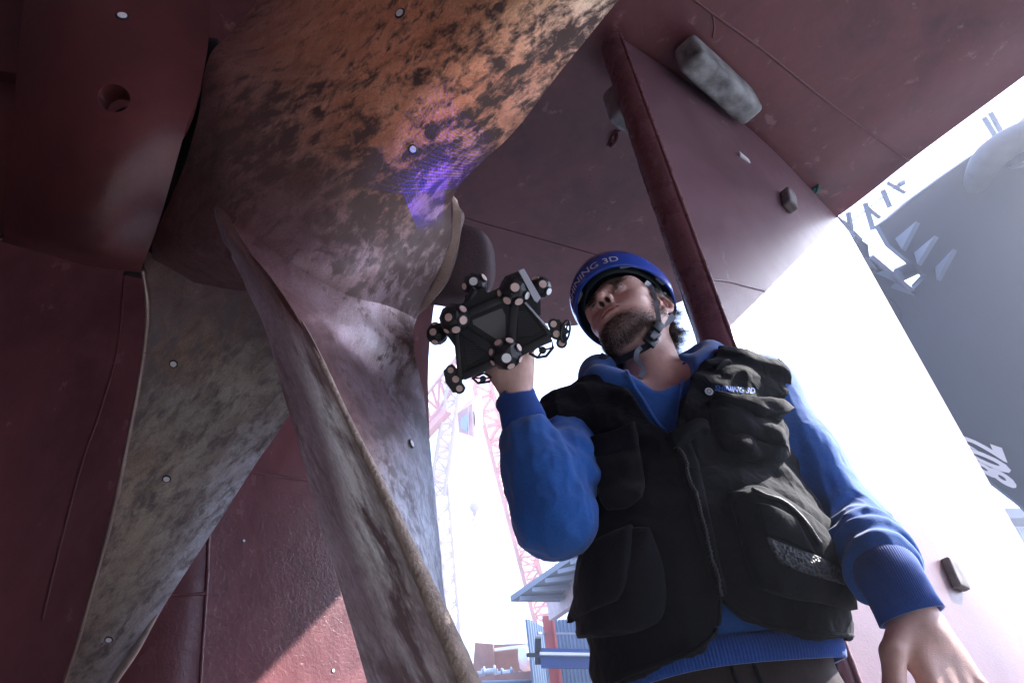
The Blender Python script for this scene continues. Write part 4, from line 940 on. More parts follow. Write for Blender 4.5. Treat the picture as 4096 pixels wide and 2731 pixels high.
def ridge(pts, wdt, amp):
    """soft crease line through 3-D points"""
    global fold
    pts = crom(np.array(pts), 24); d = np.min(((hv2[:, None, :]-pts[None])**2).sum(-1), 1) if len(hv2) < 1 else None
    from mathutils.kdtree import KDTree
    kd = KDTree(len(pts)); [kd.insert(Vector(x), i) for i, x in enumerate(pts)]; kd.balance()
    lo = pts.min(0)-wdt*3; hi = pts.max(0)+wdt*3; m = ((hv2 > lo) & (hv2 < hi)).all(1); ii = np.nonzero(m)[0]
    dd = np.array([kd.find(Vector(hv2[i]))[2] for i in ii]); fold[ii] += amp*np.exp(-(dd/wdt)**2)
hpx = lambda px, py, d: P(px, py, d)
ridge([hpx(3270, 2160, 1.07), hpx(3360, 2160, 1.07), hpx(3470, 2130, 1.09), hpx(3540, 2080, 1.12)], .011, .008)
ridge([hpx(3340, 2310, 1.03), hpx(3440, 2300, 1.02), hpx(3560, 2290, 1.03)], .010, .007)
ridge([hpx(3380, 2400, 1.0), hpx(3500, 2370, .99), hpx(3630, 2350, 1.0)], .009, .007)
ridge([hpx(3250, 2080, 1.1), hpx(3350, 2020, 1.12), hpx(3420, 1980, 1.14)], .012, -.006)
ridge([hpx(3420, 2250, 1.04), hpx(3560, 2220, 1.05)], .009, -.006)
ridge([hpx(3400, 2350, 1.01), hpx(3600, 2310, 1.02)], .008, -.006)
ridge([hpx(2200, 1690, 1.14), hpx(2170, 1780, 1.10), hpx(2160, 1860, 1.08)], .010, .006)
ridge([hpx(2235, 1720, 1.16), hpx(2260, 1850, 1.12), hpx(2300, 1960, 1.1)], .010, .006)
ridge([hpx(2250, 1750, 1.25), hpx(2320, 1850, 1.22), hpx(2360, 1900, 1.2)], .010, -.007)
ridge([hpx(2110, 1850, 1.05), hpx(2190, 1980, 1.0), hpx(2290, 2060, 1.02)], .018, -.004)
ridge([hpx(2340, 1850, 1.14), hpx(2310, 2010, 1.05), hpx(2330, 2140, 1.05)], .012, -.006)
ridge([hpx(2560, 1600, 1.27), hpx(2610, 1660, 1.27), hpx(2650, 1710, 1.27)], .01, .004)
hv2 = relax(hv2+nn*fold[:, None], hf2, 2, .4)
hoodie = mk('hoodie', hv2, hf2, M_hood, person, recalc=False)
def ribtube(name, pts, rad, n, amp, mat, parent, sq=1.0, thick=.004, rib=None):
    pts = np.array(pts, float); k = len(pts); T = np.gradient(pts, axis=0); T /= np.linalg.norm(T, axis=1)[:, None]; V = []
    up = nrm(np.cross(T[0], [0.3, 1, .2])); rib = rib or n//4
    for lay in (0, 1):
        for i in (range(k) if lay == 0 else range(k-1, -1, -1)):
            a = nrm(up-(up@T[i])*T[i]); b = np.cross(T[i], a)
            for j in range(n):
                t = 2*math.pi*j/n; r = rad[i]*(1+amp*math.cos(t*rib)*(1 if lay == 0 else 0))-(thick if lay else 0); V.append(pts[i]+r*(a*math.cos(t)+b*math.sin(t)*sq))
    m = 2*k; Fc = [(i*n+j, i*n+(j+1) % n, ((i+1) % m)*n+(j+1) % n, ((i+1) % m)*n+j) for i in range(m) for j in range(n)]
    return mk(name, V, Fc, mat, parent)
a0 = eR*.30+wR*.70; ribtube('cuff', crom([a0, a0*.4+wR*.6-ey*.004, wR-ey*.012], 7), [.040, .040, .0385, .037, .0365, .037, .038], 280, .016, M_rib, hoodie, rib=70)
a0 = eL*.12+wL*.88; ribtube('cuff', crom([a0, wL+dL*.002, wL+dL*.052], 7), [.046, .045, .0435, .0425, .042, .042, .043], 320, .014, M_rib, hoodie, rib=80)
# waist band of the hoodie
V = []; Fc = []; zz = np.linspace(.928, .968, 7); n = 900
for lay in (0, 1):
    for i in (range(7) if lay == 0 else range(6, -1, -1)):
        z = zz[i]
        for j in range(n):
            t = 2*math.pi*j/n; a = .186-(.005 if lay else 0)+.004*math.sin(math.pi*i/6); b = .131-(.005 if lay else 0)+.004*math.sin(math.pi*i/6)
            rr = 1+(.006*math.cos(t*225) if lay == 0 else 0); ct, st = math.cos(t), math.sin(t); q = (abs(ct)**2.35+abs(st)**2.35)**(-1/2.35)*rr
            tilt = .012*(ct*.6)+.004*math.sin(3*t+1); V.append((.265+a*ct*q, 1.20+b*st*q, z+tilt))
for i in range(14):
    for j in range(n): Fc.append((i*n+j, i*n+(j+1) % n, ((i+1) % 14)*n+(j+1) % n, ((i+1) % 14)*n+j))
mk('waistband', V, Fc, M_rib, hoodie)
HDB = BVHTree.FromPolygons([Vector(x) for x in hv2], hf2.tolist())
def onto(bv, px, py, off, dflt=1.3):
    q = shoot(bv, px, py)
    if q is None: return P(px, py, dflt)
    return q[0]+q[1]*off
mb = MB(); pts = crom([(2505, 1490), (2525, 1530), (2570, 1600), (2625, 1690), (2660, 1728)], 30); mb.tube([onto(HDB, a, b, .004) for a, b in pts], .0038, 8, flat=.6); mb.build('drawstring', M_hood, hoodie, True)
mb = MB(); pts = crom([(2745, 1450), (2735, 1500), (2722, 1580), (2712, 1650), (2708, 1700)], 30); mb.tube([onto(HDB, a, b, .004) for a, b in pts], .0038, 8, flat=.6); mb.build('drawstring', M_hood, hoodie, True)

# ------------------------------------------------------------------ vest
NECK = [(2495, 1545), (2540, 1600), (2610, 1690), (2668, 1738), (2705, 1715), (2725, 1640), (2745, 1560), (2790, 1480), (2885, 1405), (2800, 1250), (2300, 1250), (2380, 1500)]
HEM = [(2882, 2392), (2868, 2520), (2805, 2598), (2680, 2655), (2500, 2722), (2420, 2900), (3700, 2900), (3640, 2600), (3470, 2560), (3250, 2548), (3100, 2525), (2975, 2478)]
g = SDF((-.02, .98, .86), (.58, 1.42, 1.575), .0034)
g.op(lambda p: torso(p, .021), (.0, 1.0, .86), (.56, 1.4, 1.56), 0)
g.chain([[.088, 1.185, 1.390], [.16, 1.19, 1.418], [.26, 1.2, 1.488]], [.084, .080, .056], .03); g.chain([[.485, 1.19, 1.425], [.42, 1.19, 1.455], [.32, 1.2, 1.51]], [.080, .072, .052], .03)
g.ell((.30, 1.16, 1.10), (.19, .135, .16), None, .05)
# inner hollow
g.op(lambda p: torso(p, .013), (.0, 1.0, .86), (.56, 1.4, 1.56), .004, 's')
# arm openings
g.cap(sR-[.034, 0, .02], sR-[.16, 0, .0], .062, .11, .006, 's'); g.cap(sL+[.030, 0, -.01], sL+[.18, 0, .0], .066, .12, .006, 's'); g.cap(sR+[-.045, -.03, -.10], sR-[.14, .03, .12], .05, .08, .01, 's'); g.cap(sL+[.025, -.03, -.09], sL+[.16, -.03, -.12], .045, .08, .01, 's')
g.op(lambda p: p[..., 2]-1.535+.5*np.maximum(0, np.abs(p[..., 0]-.288)-.1), (.0, 1.0, .86), (.6, 1.42, 1.575), .004, 'i')
g.cap([.288, 1.21, 1.42], [.288, 1.21, 1.60], .085, .10, .006, 's')
def cutpoly(g, poly, ymax):
    i = np.argwhere(np.abs(g.g) < .03); p = g.lo+g.h*i; pp, d = proj(p); sd = polysd(pp, poly)*d/F
    cur = g.g[tuple(i.T)]; new = np.maximum(cur, np.where(p[:, 1] < ymax, -sd, -1)); g.g[tuple(i.T)] = new
cutpoly(g, NECK, 1.24); cutpoly(g, HEM, 1.24)
g.op(lambda p: .90-p[..., 2], (.0, 1.0, .86), (.56, 1.42, 1.6), 0, 'i')
gv, gf_ = g.mesh(); nn = vnorm(gv, gf_)
wr = .0035*vn(gv, .07, 31, 3)+.0025*np.sin((gv[:, 0]*.5+gv[:, 2])/.028*6.28*.4+3*vn(gv, .1, 5, 2))
wr += .0028*(1-2*np.abs(vn(gv*[1, 1, .7], .055, 77, 2))**.7)+.0012*(1-2*np.abs(vn(gv, .02, 78, 2))**.7)
gv = relax(gv+nn*wr[:, None], gf_, 1, .3)
vest = mk('vest', gv, gf_, M_vest, person, recalc=False)
VB = BVHTree.FromPolygons([Vector(x) for x in gv], gf_.tolist())
def pad(name, ctrl, bulge, mat, parent, nu=26, nv=26, base=.002, wr=.0, wsc=.03, prof=.45, seed=1, sag=0, rim=0., bv=None, d0=1.2):
    """cushion whose outline is traced on the garment and stands off it"""
    bv = bv or VB; c = crom(np.array(ctrl, float), nu); c = np.swapaxes(crom(np.swapaxes(c, 0, 1), nv), 0, 1)
    pos = np.zeros((nu, nv, 3)); nm = np.zeros((nu, nv, 3)); ok = np.zeros((nu, nv), bool)
    for i in range(nu):
        for j in range(nv):
            q = shoot(bv, *c[i, j])
            if q is not None: pos[i, j], nm[i, j] = q; ok[i, j] = True
    if not ok.all():
        oi = np.argwhere(ok); md = proj(pos[ok])[1]
        for i, j in np.argwhere(~ok):
            k = np.argmin(((oi-[i, j])**2).sum(1)); pos[i, j] = P(c[i, j][0], c[i, j][1], md[k]+.012); nm[i, j] = nm[tuple(oi[k])]
    dpt = proj(pos)[1]; 
    for _ in range(6): dpt[1:-1, 1:-1] = .5*dpt[1:-1, 1:-1]+.125*(dpt[:-2, 1:-1]+dpt[2:, 1:-1]+dpt[1:-1, :-2]+dpt[1:-1, 2:])
    for i in range(nu):
        for j in range(nv): pos[i, j] = P(c[i, j][0], c[i, j][1], dpt[i, j])
    for _ in range(8):
        nm[1:-1, 1:-1] = nm[1:-1, 1:-1]+.5*(nm[:-2, 1:-1]+nm[2:, 1:-1]+nm[1:-1, :-2]+nm[1:-1, 2:]); nm /= np.linalg.norm(nm, axis=-1, keepdims=True)+1e-9
    U, V_ = np.meshgrid(np.linspace(0, 1, nu), np.linspace(0, 1, nv), indexing='ij')
    e = np.clip(np.minimum(np.minimum(U, 1-U), np.minimum(V_, 1-V_))*2, 0, 1)**prof
    hh = base+bulge*e*(1+sag*(U-.5))+wr*vn(pos, wsc, seed, 3)*np.clip(e*1.5, 0, 1)
    top = pos+nm*hh[..., None]; bot = pos-nm*.004
    v = np.concatenate([top.reshape(-1, 3), bot.reshape(-1, 3)]); N = nu*nv; f = []
    for i in range(nu-1):
        for j in range(nv-1): a = i*nv+j; f += [(a, a+1, a+nv+1, a+nv), (a+N, a+nv+N, a+nv+1+N, a+1+N)]
    bd = [(j, j+1) for j in range(nv-1)]+[(i*nv+nv-1, (i+1)*nv+nv-1) for i in range(nu-1)]+[((nu-1)*nv+j+1, (nu-1)*nv+j) for j in range(nv-1)]+[((i+1)*nv, i*nv) for i in range(nu-1)]
    f += [(a, b, b+N, a+N) for a, b in bd]
    return mk(name, v, f, mat, parent)
def padbvh(o): return bvh_of(o)
p1 = pad('pocket', [[(2375, 1800), (2465, 1785), (2552, 1755)], [(2385, 1900), (2480, 1890), (2568, 1850)], [(2400, 1990), (2500, 1985), (2580, 1930)], [(2430, 2040), (2510, 2030), (2570, 1985)]], .010, M_vest2, vest, wr=.004)
pad('pocket_flap', [[(2362, 1752), (2455, 1730), (2540, 1698)], [(2372, 1795), (2465, 1775), (2553, 1740)], [(2382, 1835), (2470, 1818), (2556, 1778)]], .008, M_vest, p1, 16, 16, .010, .001, prof=.25)
p2 = pad('pocket', [[(2835, 1612), (2930, 1622), (3030, 1655), (3105, 1680)], [(2845, 1660), (2950, 1690), (3060, 1720), (3135, 1745)], [(2860, 1740), (2960, 1790), (3070, 1810), (3150, 1810)], [(2890, 1800), (2980, 1840), (3060, 1855), (3130, 1850)]], .028, M_vest, vest, 40, 40, .002, .014, .035, .4, 7)
pad('pocket_flap', [[(2838, 1604), (2930, 1600), (3030, 1618), (3105, 1645)], [(2840, 1614), (2935, 1632), (3035, 1662), (3125, 1656)], [(2845, 1618), (2945, 1665), (3035, 1688), (3138, 1662)]], .010, M_vest, p2, 16, 30, .024, .004, .03, .3, 3)
p3 = pad('pocket', [[(2905, 1975), (3000, 1948), (3110, 1985), (3230, 2070)], [(2935, 2060), (3040, 2050), (3160, 2080), (3300, 2170)], [(2965, 2180), (3080, 2190), (3220, 2220), (3350, 2290)], [(3000, 2290), (3120, 2320), (3260, 2340), (3395, 2390)], [(3030, 2350), (3140, 2390), (3270, 2410), (3400, 2440)]], .034, M_vest, vest, 44, 44, .002, .008, .045, .35, 13)
P3B = bvh_of(p3)
M_mesh_, t_, bb_ = NT('elastic mesh'); tc = t_.nodes.new('ShaderNodeTexCoord')
vo = t_.nodes.new('ShaderNodeTexVoronoi'); vo.inputs['Scale'].default_value = 190; t_.links.new(tc.outputs['Object'], vo.inputs['Vector'])
t_.links.new(ramp(t_, vo.outputs['Distance'], [(.3, (.006, .007, .009)), (.5, (.035, .04, .05))]), bb_.inputs['Base Color']); bump(t_, bb_, vo.outputs['Distance'], 1., .003); bb_.inputs['Roughness'].default_value = .6
pad('mesh_panel', [[(3062, 2148), (3160, 2185), (3280, 2230), (3390, 2290)], [(3085, 2195), (3180, 2235), (3290, 2275), (3395, 2320)], [(3120, 2255), (3200, 2285), (3300, 2315), (3400, 2345)]], .003, M_mesh_, p3, 16, 40, .002, bv=P3B)
pad('inner_flap', [[(3030, 2010), (3090, 2025), (3180, 2070)], [(3045, 2080), (3110, 2095), (3220, 2140)], [(3065, 2140), (3130, 2160), (3260, 2215)]], .005, M_vest, p3, 20, 24, .002, .003, .02, bv=P3B)
M_zip = plain('zip teeth', (.035, .037, .045), .4, .3, .3, 400, bmp=.8, bs=700)
for zl in ([(3010, 1962), (3060, 1985), (3130, 2010), (3210, 2080), (3280, 2180)],):
    mb = MB(); mb.tube([onto(P3B, a, b, .003) for a, b in crom(zl, 40)], .0032, 8); mb.build('zipper', M_zip, p3, True)
p4 = pad('pocket', [[(2345, 2195), (2430, 2150), (2540, 2110), (2600, 2110)], [(2318, 2300), (2420, 2270), (2550, 2250), (2650, 2250)], [(2312, 2400), (2430, 2400), (2560, 2390), (2665, 2370)], [(2318, 2500), (2440, 2510), (2560, 2490), (2655, 2450)], [(2335, 2550), (2440, 2545), (2550, 2525), (2630, 2490)]], .030, M_vest, vest, 40, 40, .002, .009, .05, .35, 19)
P4B = bvh_of(p4)
pad('pocket_flap', [[(2352, 2185), (2430, 2140), (2530, 2100)], [(2322, 2290), (2410, 2260), (2520, 2230)], [(2300, 2400), (2400, 2370), (2500, 2340)], [(2276, 2490), (2370, 2440), (2470, 2400)]], .010, M_vest, p4, 24, 20, .004, .003, .03, .3, bv=P4B)
# front zip with its placket, chest strap, shoulder loop
pad('placket', [[(2655, 1745), (2740, 1722)], [(2715, 1850), (2790, 1840)], [(2765, 2050), (2835, 2045)], [(2800, 2200), (2868, 2190)], [(2845, 2390), (2905, 2375)]], .004, M_vest, vest, 50, 8, .003, .001, .03, .3)
mb = MB(); zp = [onto(VB, a, b, .0085) for a, b in crom([(2712, 1800), (2750, 1880), (2780, 1980), (2808, 2080), (2840, 2210), (2880, 2385)], 130)]; zr = .0026*(1+.35*np.sin(np.arange(130)*2.1)); mb.tube(zp, zr, 8); mb.build('zipper', M_zip, vest, True)
pad('chest_strap', [[(2668, 1745), (2720, 1715), (2790, 1680), (2830, 1690)], [(2690, 1800), (2745, 1775), (2800, 1740), (2838, 1740)]], .010, M_vest, vest, 12, 24, .006, .001, .03, .3)
pad('shoulder_loop', [[(2855, 1470), (2885, 1450), (2915, 1445)], [(2862, 1482), (2892, 1465), (2925, 1456)]], .007, M_vest, vest, 8, 16, .003, prof=.3)
# hem binding lines
mb = MB(); hb = crom([(2884, 2400), (2872, 2515), (2808, 2590), (2680, 2648), (2520, 2705), (2450, 2740)], 60); hb = [onto(VB, a-6, b-8, .002) for a, b in hb if shoot(VB, a-6, b-8) is not None]; mb.tube(hb, .0032, 8); mb.build('binding', M_vest, vest, True)
mb = MB(); hb = crom([(2888, 2400), (2978, 2470), (3100, 2515), (3250, 2538), (3400, 2548)], 60); hb = [onto(VB, a+4, b-8, .002) for a, b in hb if shoot(VB, a+4, b-8) is not None]; mb.tube(hb, .0032, 8); mb.build('binding', M_vest, vest, True)
# chest lettering and badge
def textpx(s, quad, mat, name, parent, bv, off=.0012, bold=.03, th=.0006, size=1.):
    tv, tf = text2d(s, size, bold); tv = tv/[tv[:, 0].max(), tv[:, 1].max()]; a, b, c, d = [np.array(q, float) for q in quad]   # bl, br, tr, tl
    out = []
    for x, y in tv:
        q = a*(1-x)*(1-y)+b*x*(1-y)+c*x*y+d*(1-x)*y; r = shoot(bv, *q); out.append(P(q[0], q[1], 1.25) if r is None else r[0]+r[1]*off)
    return mk(name, out, tf, mat, parent, smooth=False, recalc=False)
textpx('SHINING 3D', [(2858, 1562), (3018, 1575), (3022, 1552), (2862, 1541)], M_textb, 'lettering', vest, VB, .0007, .02)
l, n = shoot(VB, 2835, 1567); _, dd = proj(l); mb = MB(); mb.lathe(l+n*.0012, n, [(0, 17*dd/F), (.0006, 17*dd/F), (.0009, 15*dd/F)], 28)
e1 = nrm(np.cross(n, [0, 0, 1])); e2 = np.cross(n, e1)
badge = mb.build('badge', M_text, vest)
mb = MB()
for a in np.linspace(0, 6.28, 9)[:-1]: mb.lathe(l+n*.0022+(e1*math.cos(a)+e2*math.sin(a))*8*dd/F, n, [(0, 2.2*dd/F), (.0004, 2.2*dd/F)], 8)
tag(mb.build('badge_dots', M_vest, badge), kind='stuff')

# ------------------------------------------------------------------ trousers, boots
tr = SDF((.02, 1.0, .06), (.52, 1.42, .97), .006)
tr.op(lambda p: np.maximum(torso(np.stack([p[..., 0], p[..., 1], np.maximum(p[..., 2], .86)], -1), -.012), np.maximum(p[..., 2]-.955, .80-p[..., 2])), (.05, 1.04, .78), (.5, 1.36, .97), 0)
for sx in (-1, 1): tr.chain([[.265+.085*sx, 1.20, .84], [.265+.10*sx, 1.19, .50], [.265+.105*sx, 1.21, .10]], [.098, .07, .056], .03)
v, f = tr.mesh(); nn = vnorm(v, f); v = relax(v+nn*(.006*vn(v, .06, 3, 3))[:, None], f, 1, .4)
trs = mk('trousers', v, f, M_trous, person, recalc=False)
mb = MB()
for px in (2930, 3020): 
    pass
TB = BVHTree.FromPolygons([Vector(x) for x in v], f.tolist())
for a, b in (((2925, 2660), (2965, 2780)), ((3010, 2650), (3065, 2780))):
    q = [shoot(TB, *(np.array(a)*(1-t)+np.array(b)*t)) for t in np.linspace(0, 1, 8)]; q = [x[0]+x[1]*.002 for x in q if x]
    if len(q) > 3: mb = MB(); mb.tube(q, .006, 8, flat=.5); mb.build('belt_loop', M_vest, trs, True)
for sx in (-1, 1):
    bt = SDF((.265+.105*sx-.07, .98, 0), (.265+.105*sx+.07, 1.32, .22), .006); x = .265+.105*sx
    bt.cap([x, 1.235, .045], [x, 1.08, .038], .042, .036, .02); bt.cap([x, 1.225, .06], [x, 1.225, .17], .045, .05, .02); bt.op(lambda p: .004-p[..., 2], (x-.07, .98, 0), (x+.07, 1.32, .2), 0, 'i')
    v, f = bt.mesh(); mk('boot', v, f, M_plas, person, recalc=False)

# ------------------------------------------------------------------ hard hat
HC = (0, -.010, .052)
def hr(th):
    """rim radius by angle from the front"""
    a = .108; b = .132 if math.cos(th) > 0 else .124; r = 1/math.sqrt((math.sin(th)/a)**2+(math.cos(th)/b)**2); return r+.006*max(0, math.cos(th))**2
prof_out = [(.985, -.004), (1.005, -.003), (1.015, .002), (1.035, .012), (1.05, .022), (1.052, .030), (1.03, .042), (.99, .056), (.94, .070), (.86, .088), (.72, .108), (.52, .124), (.28, .132), (.01, .134)]
prof_in = [(.955, -.003), (.945, .004), (.955, .014), (.975, .03), (.95, .05), (.88, .072), (.74, .094), (.5, .112), (.2, .122), (.01, .124)]
NA = 96
def hat(pr, name, mat, parent, flip=False):
    V = [H(HC[0]+hr(2*math.pi*j/NA)*q[0]*math.sin(2*math.pi*j/NA), HC[1]+hr(2*math.pi*j/NA)*q[0]*math.cos(2*math.pi*j/NA), HC[2]+q[1]-.012*math.cos(2*math.pi*j/NA)*0) for q in pr for j in range(NA)]
    k = len(pr); Fc = [(i*NA+j, i*NA+(j+1) % NA, (i+1)*NA+(j+1) % NA, (i+1)*NA+j) for i in range(k-1) for j in range(NA)]; return V, Fc, k
V, Fc, k = hat(prof_in[::-1]+prof_out, 'hard_hat', None, None)
mi = [1 if i < (len(prof_in)-1) else 0 for i in range(k-1) for j in range(NA)]
hatob = mk('hard_hat', V, Fc, [M_hat, M_hatin], person, mi=mi, auto=35)
V, Fc, k = hat([(.80, .004), (.815, .004), (.83, .040), (.815, .040), (.80, .004)], 'h', None, None); mk('headband', V, Fc, M_pad, hatob)
mb = MB()
for th in (.62, -.5, 2.4, -2.4, 1.5):
    r = hr(th)*.925; c = H(r*math.sin(th), HC[1]+r*math.cos(th), HC[2]+.012); a = Lw*math.cos(th)-Fw*math.sin(th); n_ = Lw*math.sin(th)+Fw*math.cos(th)
    m2 = MB(); m2.box(c, [a, n_, Uw], (.014, .004, .009), bev=.002); m2.build('strap_clip', M_strap, hatob)
# lettering on the lower front band
tv, tf = text2d('SHINING 3D', 1, .005); W_, Ht = tv[:, 0].max(), tv[:, 1].max(); out = []
for x, y in tv:
    th = (x/W_-.56)*1.15; t = .2+.62*y/Ht; rr = np.interp(t, [0, .5, 1], [1.018, 1.038, 1.056])*hr(th)+.0006; z = np.interp(t, [0, .5, 1], [.002, .013, .027])
    out.append(H(rr*math.sin(th), HC[1]+rr*math.cos(th), HC[2]+z))
mk('lettering', out, tf, M_text, hatob, smooth=False, recalc=False)
# chin strap
def ribbon(name, pts, wd, mat, parent, th=.0016, flatn=None, n=30, bv=HBV, off=.005, dflt=None):
    pts = crom(np.array(pts, float), n); W3 = []
    for q in pts: 
        r = shoot(bv, q[0], q[1]) if bv is not None and len(q) < 3 else None
        W3.append(P(q[0], q[1], q[2]) if len(q) == 3 else (r[0]+r[1]*off if r is not None else P(q[0], q[1], dflt or 1.45)))
    W3 = np.array(W3); 
    for _ in range(3): W3[1:-1] = .5*W3[1:-1]+.25*(W3[:-2]+W3[2:])
    T = np.gradient(W3, axis=0); V = []
    for i in range(n):
        t = nrm(T[i]); vw = nrm(CAM-W3[i]) if flatn is None else nrm(flatn); s_ = nrm(np.cross(t, vw)); m_ = np.cross(s_, t)
        for a, b in ((-1, -1), (1, -1), (1, 1), (-1, 1)): V.append(W3[i]+s_*a*wd/2+m_*b*th/2)
    Fc = [(i*4+j, i*4+(j+1) % 4, (i+1)*4+(j+1) % 4, (i+1)*4+j) for i in range(n-1) for j in range(4)]+[(0, 1, 2, 3), ((n-1)*4, (n-1)*4+1, (n-1)*4+2, (n-1)*4+3)]
    return mk(name, V, Fc, mat, parent, auto=40)
st1 = ribbon('chin_strap', [(2582, 1128), (2600, 1165), (2612, 1200), (2620, 1240), (2624, 1275), (2628, 1298)], .010, M_strap, hatob, off=.006)
ribbon('nape_strap', [(2696, 1262, 1.462), (2676, 1280, 1.450), (2655, 1297, 1.438), (2630, 1312, 1.428)], .014, M_strap, hatob)
ribbon('chin_strap', [(2612, 1362), (2570, 1392), (2520, 1415), (2470, 1428), (2425, 1432), (2400, 1420)], .014, M_strapd, hatob, off=.010, dflt=1.40)
ribbon('strap_end', [(2572, 1385, 1.405), (2552, 1400, 1.385), (2545, 1425, 1.375), (2550, 1445, 1.37), (2570, 1465, 1.36), (2573, 1490, 1.355), (2562, 1512, 1.35)], .010, M_strap, hatob)
bk, bn = (lambda r: (r[0]+r[1]*.010, r[1]))(shoot(HBV, 2622, 1318)) if shoot(HBV, 2622, 1318) else (P(2622, 1318, 1.44), ez)
bd_ = nrm(P(2600, 1362, 1.42)-P(2640, 1300, 1.45)); mb = MB(); sd = nrm(np.cross(bd_, ez)); up_ = np.cross(sd, bd_)
for px, py, hx, hy in ((2632, 1305, .011, .012), (2618, 1335, .012, .010), (2604, 1360, .014, .013)):
    c_ = onto(HBV, px-8, py, .0, 1.41); d_ = proj(c_)[1]-.012; mb = MB(); mb.box(P(px, py, d_), [sd, bd_, up_], (hx, hy, .004), bev=.002); mb.build('buckle', M_plas, hatob, True, 30)
mb = MB(); mb.box(P(2620, 1335, proj(onto(HBV, 2612, 1335, 0, 1.41))[1]-.017), [sd, bd_, up_], (.006, .014, .002), bev=.0015); mb.build('buckle_prong', M_strap, hatob, True, 30)
# ------------------------------------------------------------------ hand-held 3D scanner
scan = thing('handheld_scanner', 'black 3D scanner studded with balls of pale round dots, held up in the right hand', 'scanner', P(1980, 1320, 1.19))
M_sbody = plain('scanner shell', (.018, .020, .024), .42, 0, .15, 40, bmp=.2, bs=500, bd=.0004)
M_spanel = plain('scanner panel', (.16, .17, .17), .5, 0, .06, 40)
M_svent = plain('scanner vent', (.006, .007, .009), .5, 0, .1, 40)
M_srib = plain('scanner metal rib', (.10, .11, .13), .35, .4, .1, 40)
M_sdot = plain('reflective dot', (.78, .58, .52), .5, 0, .15, 18)
M_sdotw = plain('bright reflective dot', (.95, .97, 1.), .4, 0, .02)
M_salu = plain('pale scanner trim', (.58, .62, .72), .35, .2, .05, 20)
vb = ez
def sd(px): return 1.185-.00004*(px-1980)      # slight turn of the front face
def SP(px, py, o=0.): return P(px, py, sd(px)-o)
mb = MB(); out = [(1800, 1232), (1905, 1190), (2000, 1150), (2092, 1185), (2150, 1250), (2206, 1332), (2206, 1362), (2100, 1415), (1985, 1465), (1850, 1520), (1828, 1485), (1819, 1385), (1780, 1330)]
mb.poly([SP(*q) for q in out], -vb*.055); shell = mb.build('shell', M_sbody, scan, False)
def beam(name, a, b, wpx, h=.009, mat=M_sbody, parent=None, back=.004):
    A, B = SP(*a), SP(*b); t = nrm(B-A); sdv = nrm(np.cross(t, vb)); m = MB(); hw = wpx*1.185/F/2
    m.box((A+B)/2+vb*(h-back)/2, [t, sdv, vb], (np.linalg.norm(B-A)/2, hw, (h+back)/2), bev=min(.0025, hw*.5)); return m.build(name, mat, parent or shell, True, 30)
for a, b, w_ in [((1830, 1268), (2030, 1190), 34), ((2058, 1200), (2046, 1385), 34), ((1845, 1318), (1990, 1408), 36), ((2045, 1425), (2198, 1350), 34), ((1826, 1330), (1842, 1508), 22), ((1852, 1505), (2000, 1440), 34), ((2092, 1196), (2198, 1338), 14)]: beam('frame_bar', a, b, w_)
beam('trim', (2100, 1211), (2190, 1312), 8, .013, M_salu)
mb = MB(); mb.poly([SP(*q, .0012) for q in [(1890, 1280), (2008, 1232), (2022, 1262), (2022, 1352), (1996, 1364), (1892, 1296)]], -vb*.004); mb.build('screen_panel', M_spanel, shell)
for nm, tri, a, b, n, lft in (('vent', [(2068, 1242), (2108, 1242), (2172, 1322), (2128, 1350), (2068, 1356)], None, None, 14, 0), ('vent', [(1850, 1352), (1880, 1352), (1948, 1404), (1946, 1424), (1868, 1470)], None, None, 13, 1)):
    mb = MB(); mb.poly([SP(*q, .0012) for q in tri], -vb*.003); vt = mb.build(nm, M_svent, shell); mb = MB()
    for i in range(n):
        y = min(q[1] for q in tri)+6+(max(q[1] for q in tri)-min(q[1] for q in tri)-12)*i/(n-1); xs = []
        for k in range(len(tri)):
            p, q = tri[k], tri[(k+1) % len(tri)]
            if (p[1]-y)*(q[1]-y) < 0: xs.append(p[0]+(q[0]-p[0])*(y-p[1])/(q[1]-p[1]))
        if len(xs) >= 2 and max(xs)-min(xs) > 12: A, B = SP(min(xs)+4, y, .003), SP(max(xs)-4, y-4, .003); mb.box((A+B)/2, [B-A, np.cross(B-A, vb), vb], (np.linalg.norm(B-A)/2, .0005, .0014))
    tag(mb.build('rib', M_srib, vt), kind='stuff')
def dotat(cc, R, px, py, rp, parent, mat):
    d = nrm(Dr(px, py)); oc = CAM-cc; b = oc@d; disc = b*b-(oc@oc-R*R)
    p = CAM+d*(-b-math.sqrt(disc)) if disc > 0 else CAM+d*(-b); n = nrm(p-cc); dd = proj(p)[1]; r = rp*1.12*dd/F; p = cc+n*R*.965
    mb = MB(); mb.lathe(p, n, [(0, r*1.45), (.0018, r*1.40), (.0019, r*1.1)], 20, 0); mb.lathe(p, n, [(.0018, r*1.08), (.0026, r*1.08)], 20, 1); mb.build('dot', [M_sbody, mat], parent)
def ball(px, py, rp, d, dots, bright=()):
    c = P(px, py, d); R = rp*d/F; bm = bmesh.new(); bmesh.ops.create_icosphere(bm, subdivisions=2, radius=R*1.0)
    rot = Matrix.Rotation(px*.37, 3, Vector((.3, .5, .8)).normalized()); v = np.array([c+np.array(rot@q.co) for q in bm.verts]); f = [[x.index for x in q.verts] for q in bm.faces]; bm.free()
    o = mk('target_ball', v, f, M_sbody, scan, smooth=False)
    for i, (x, y, r) in enumerate(dots): dotat(c, R, x, y, r, o, M_sdotw if i in bright else M_sdot)
    return o
ball(1898, 1140, 50, 1.235, [(1859, 1145, 11), (1894, 1126, 14), (1935, 1111, 13)], (1,))
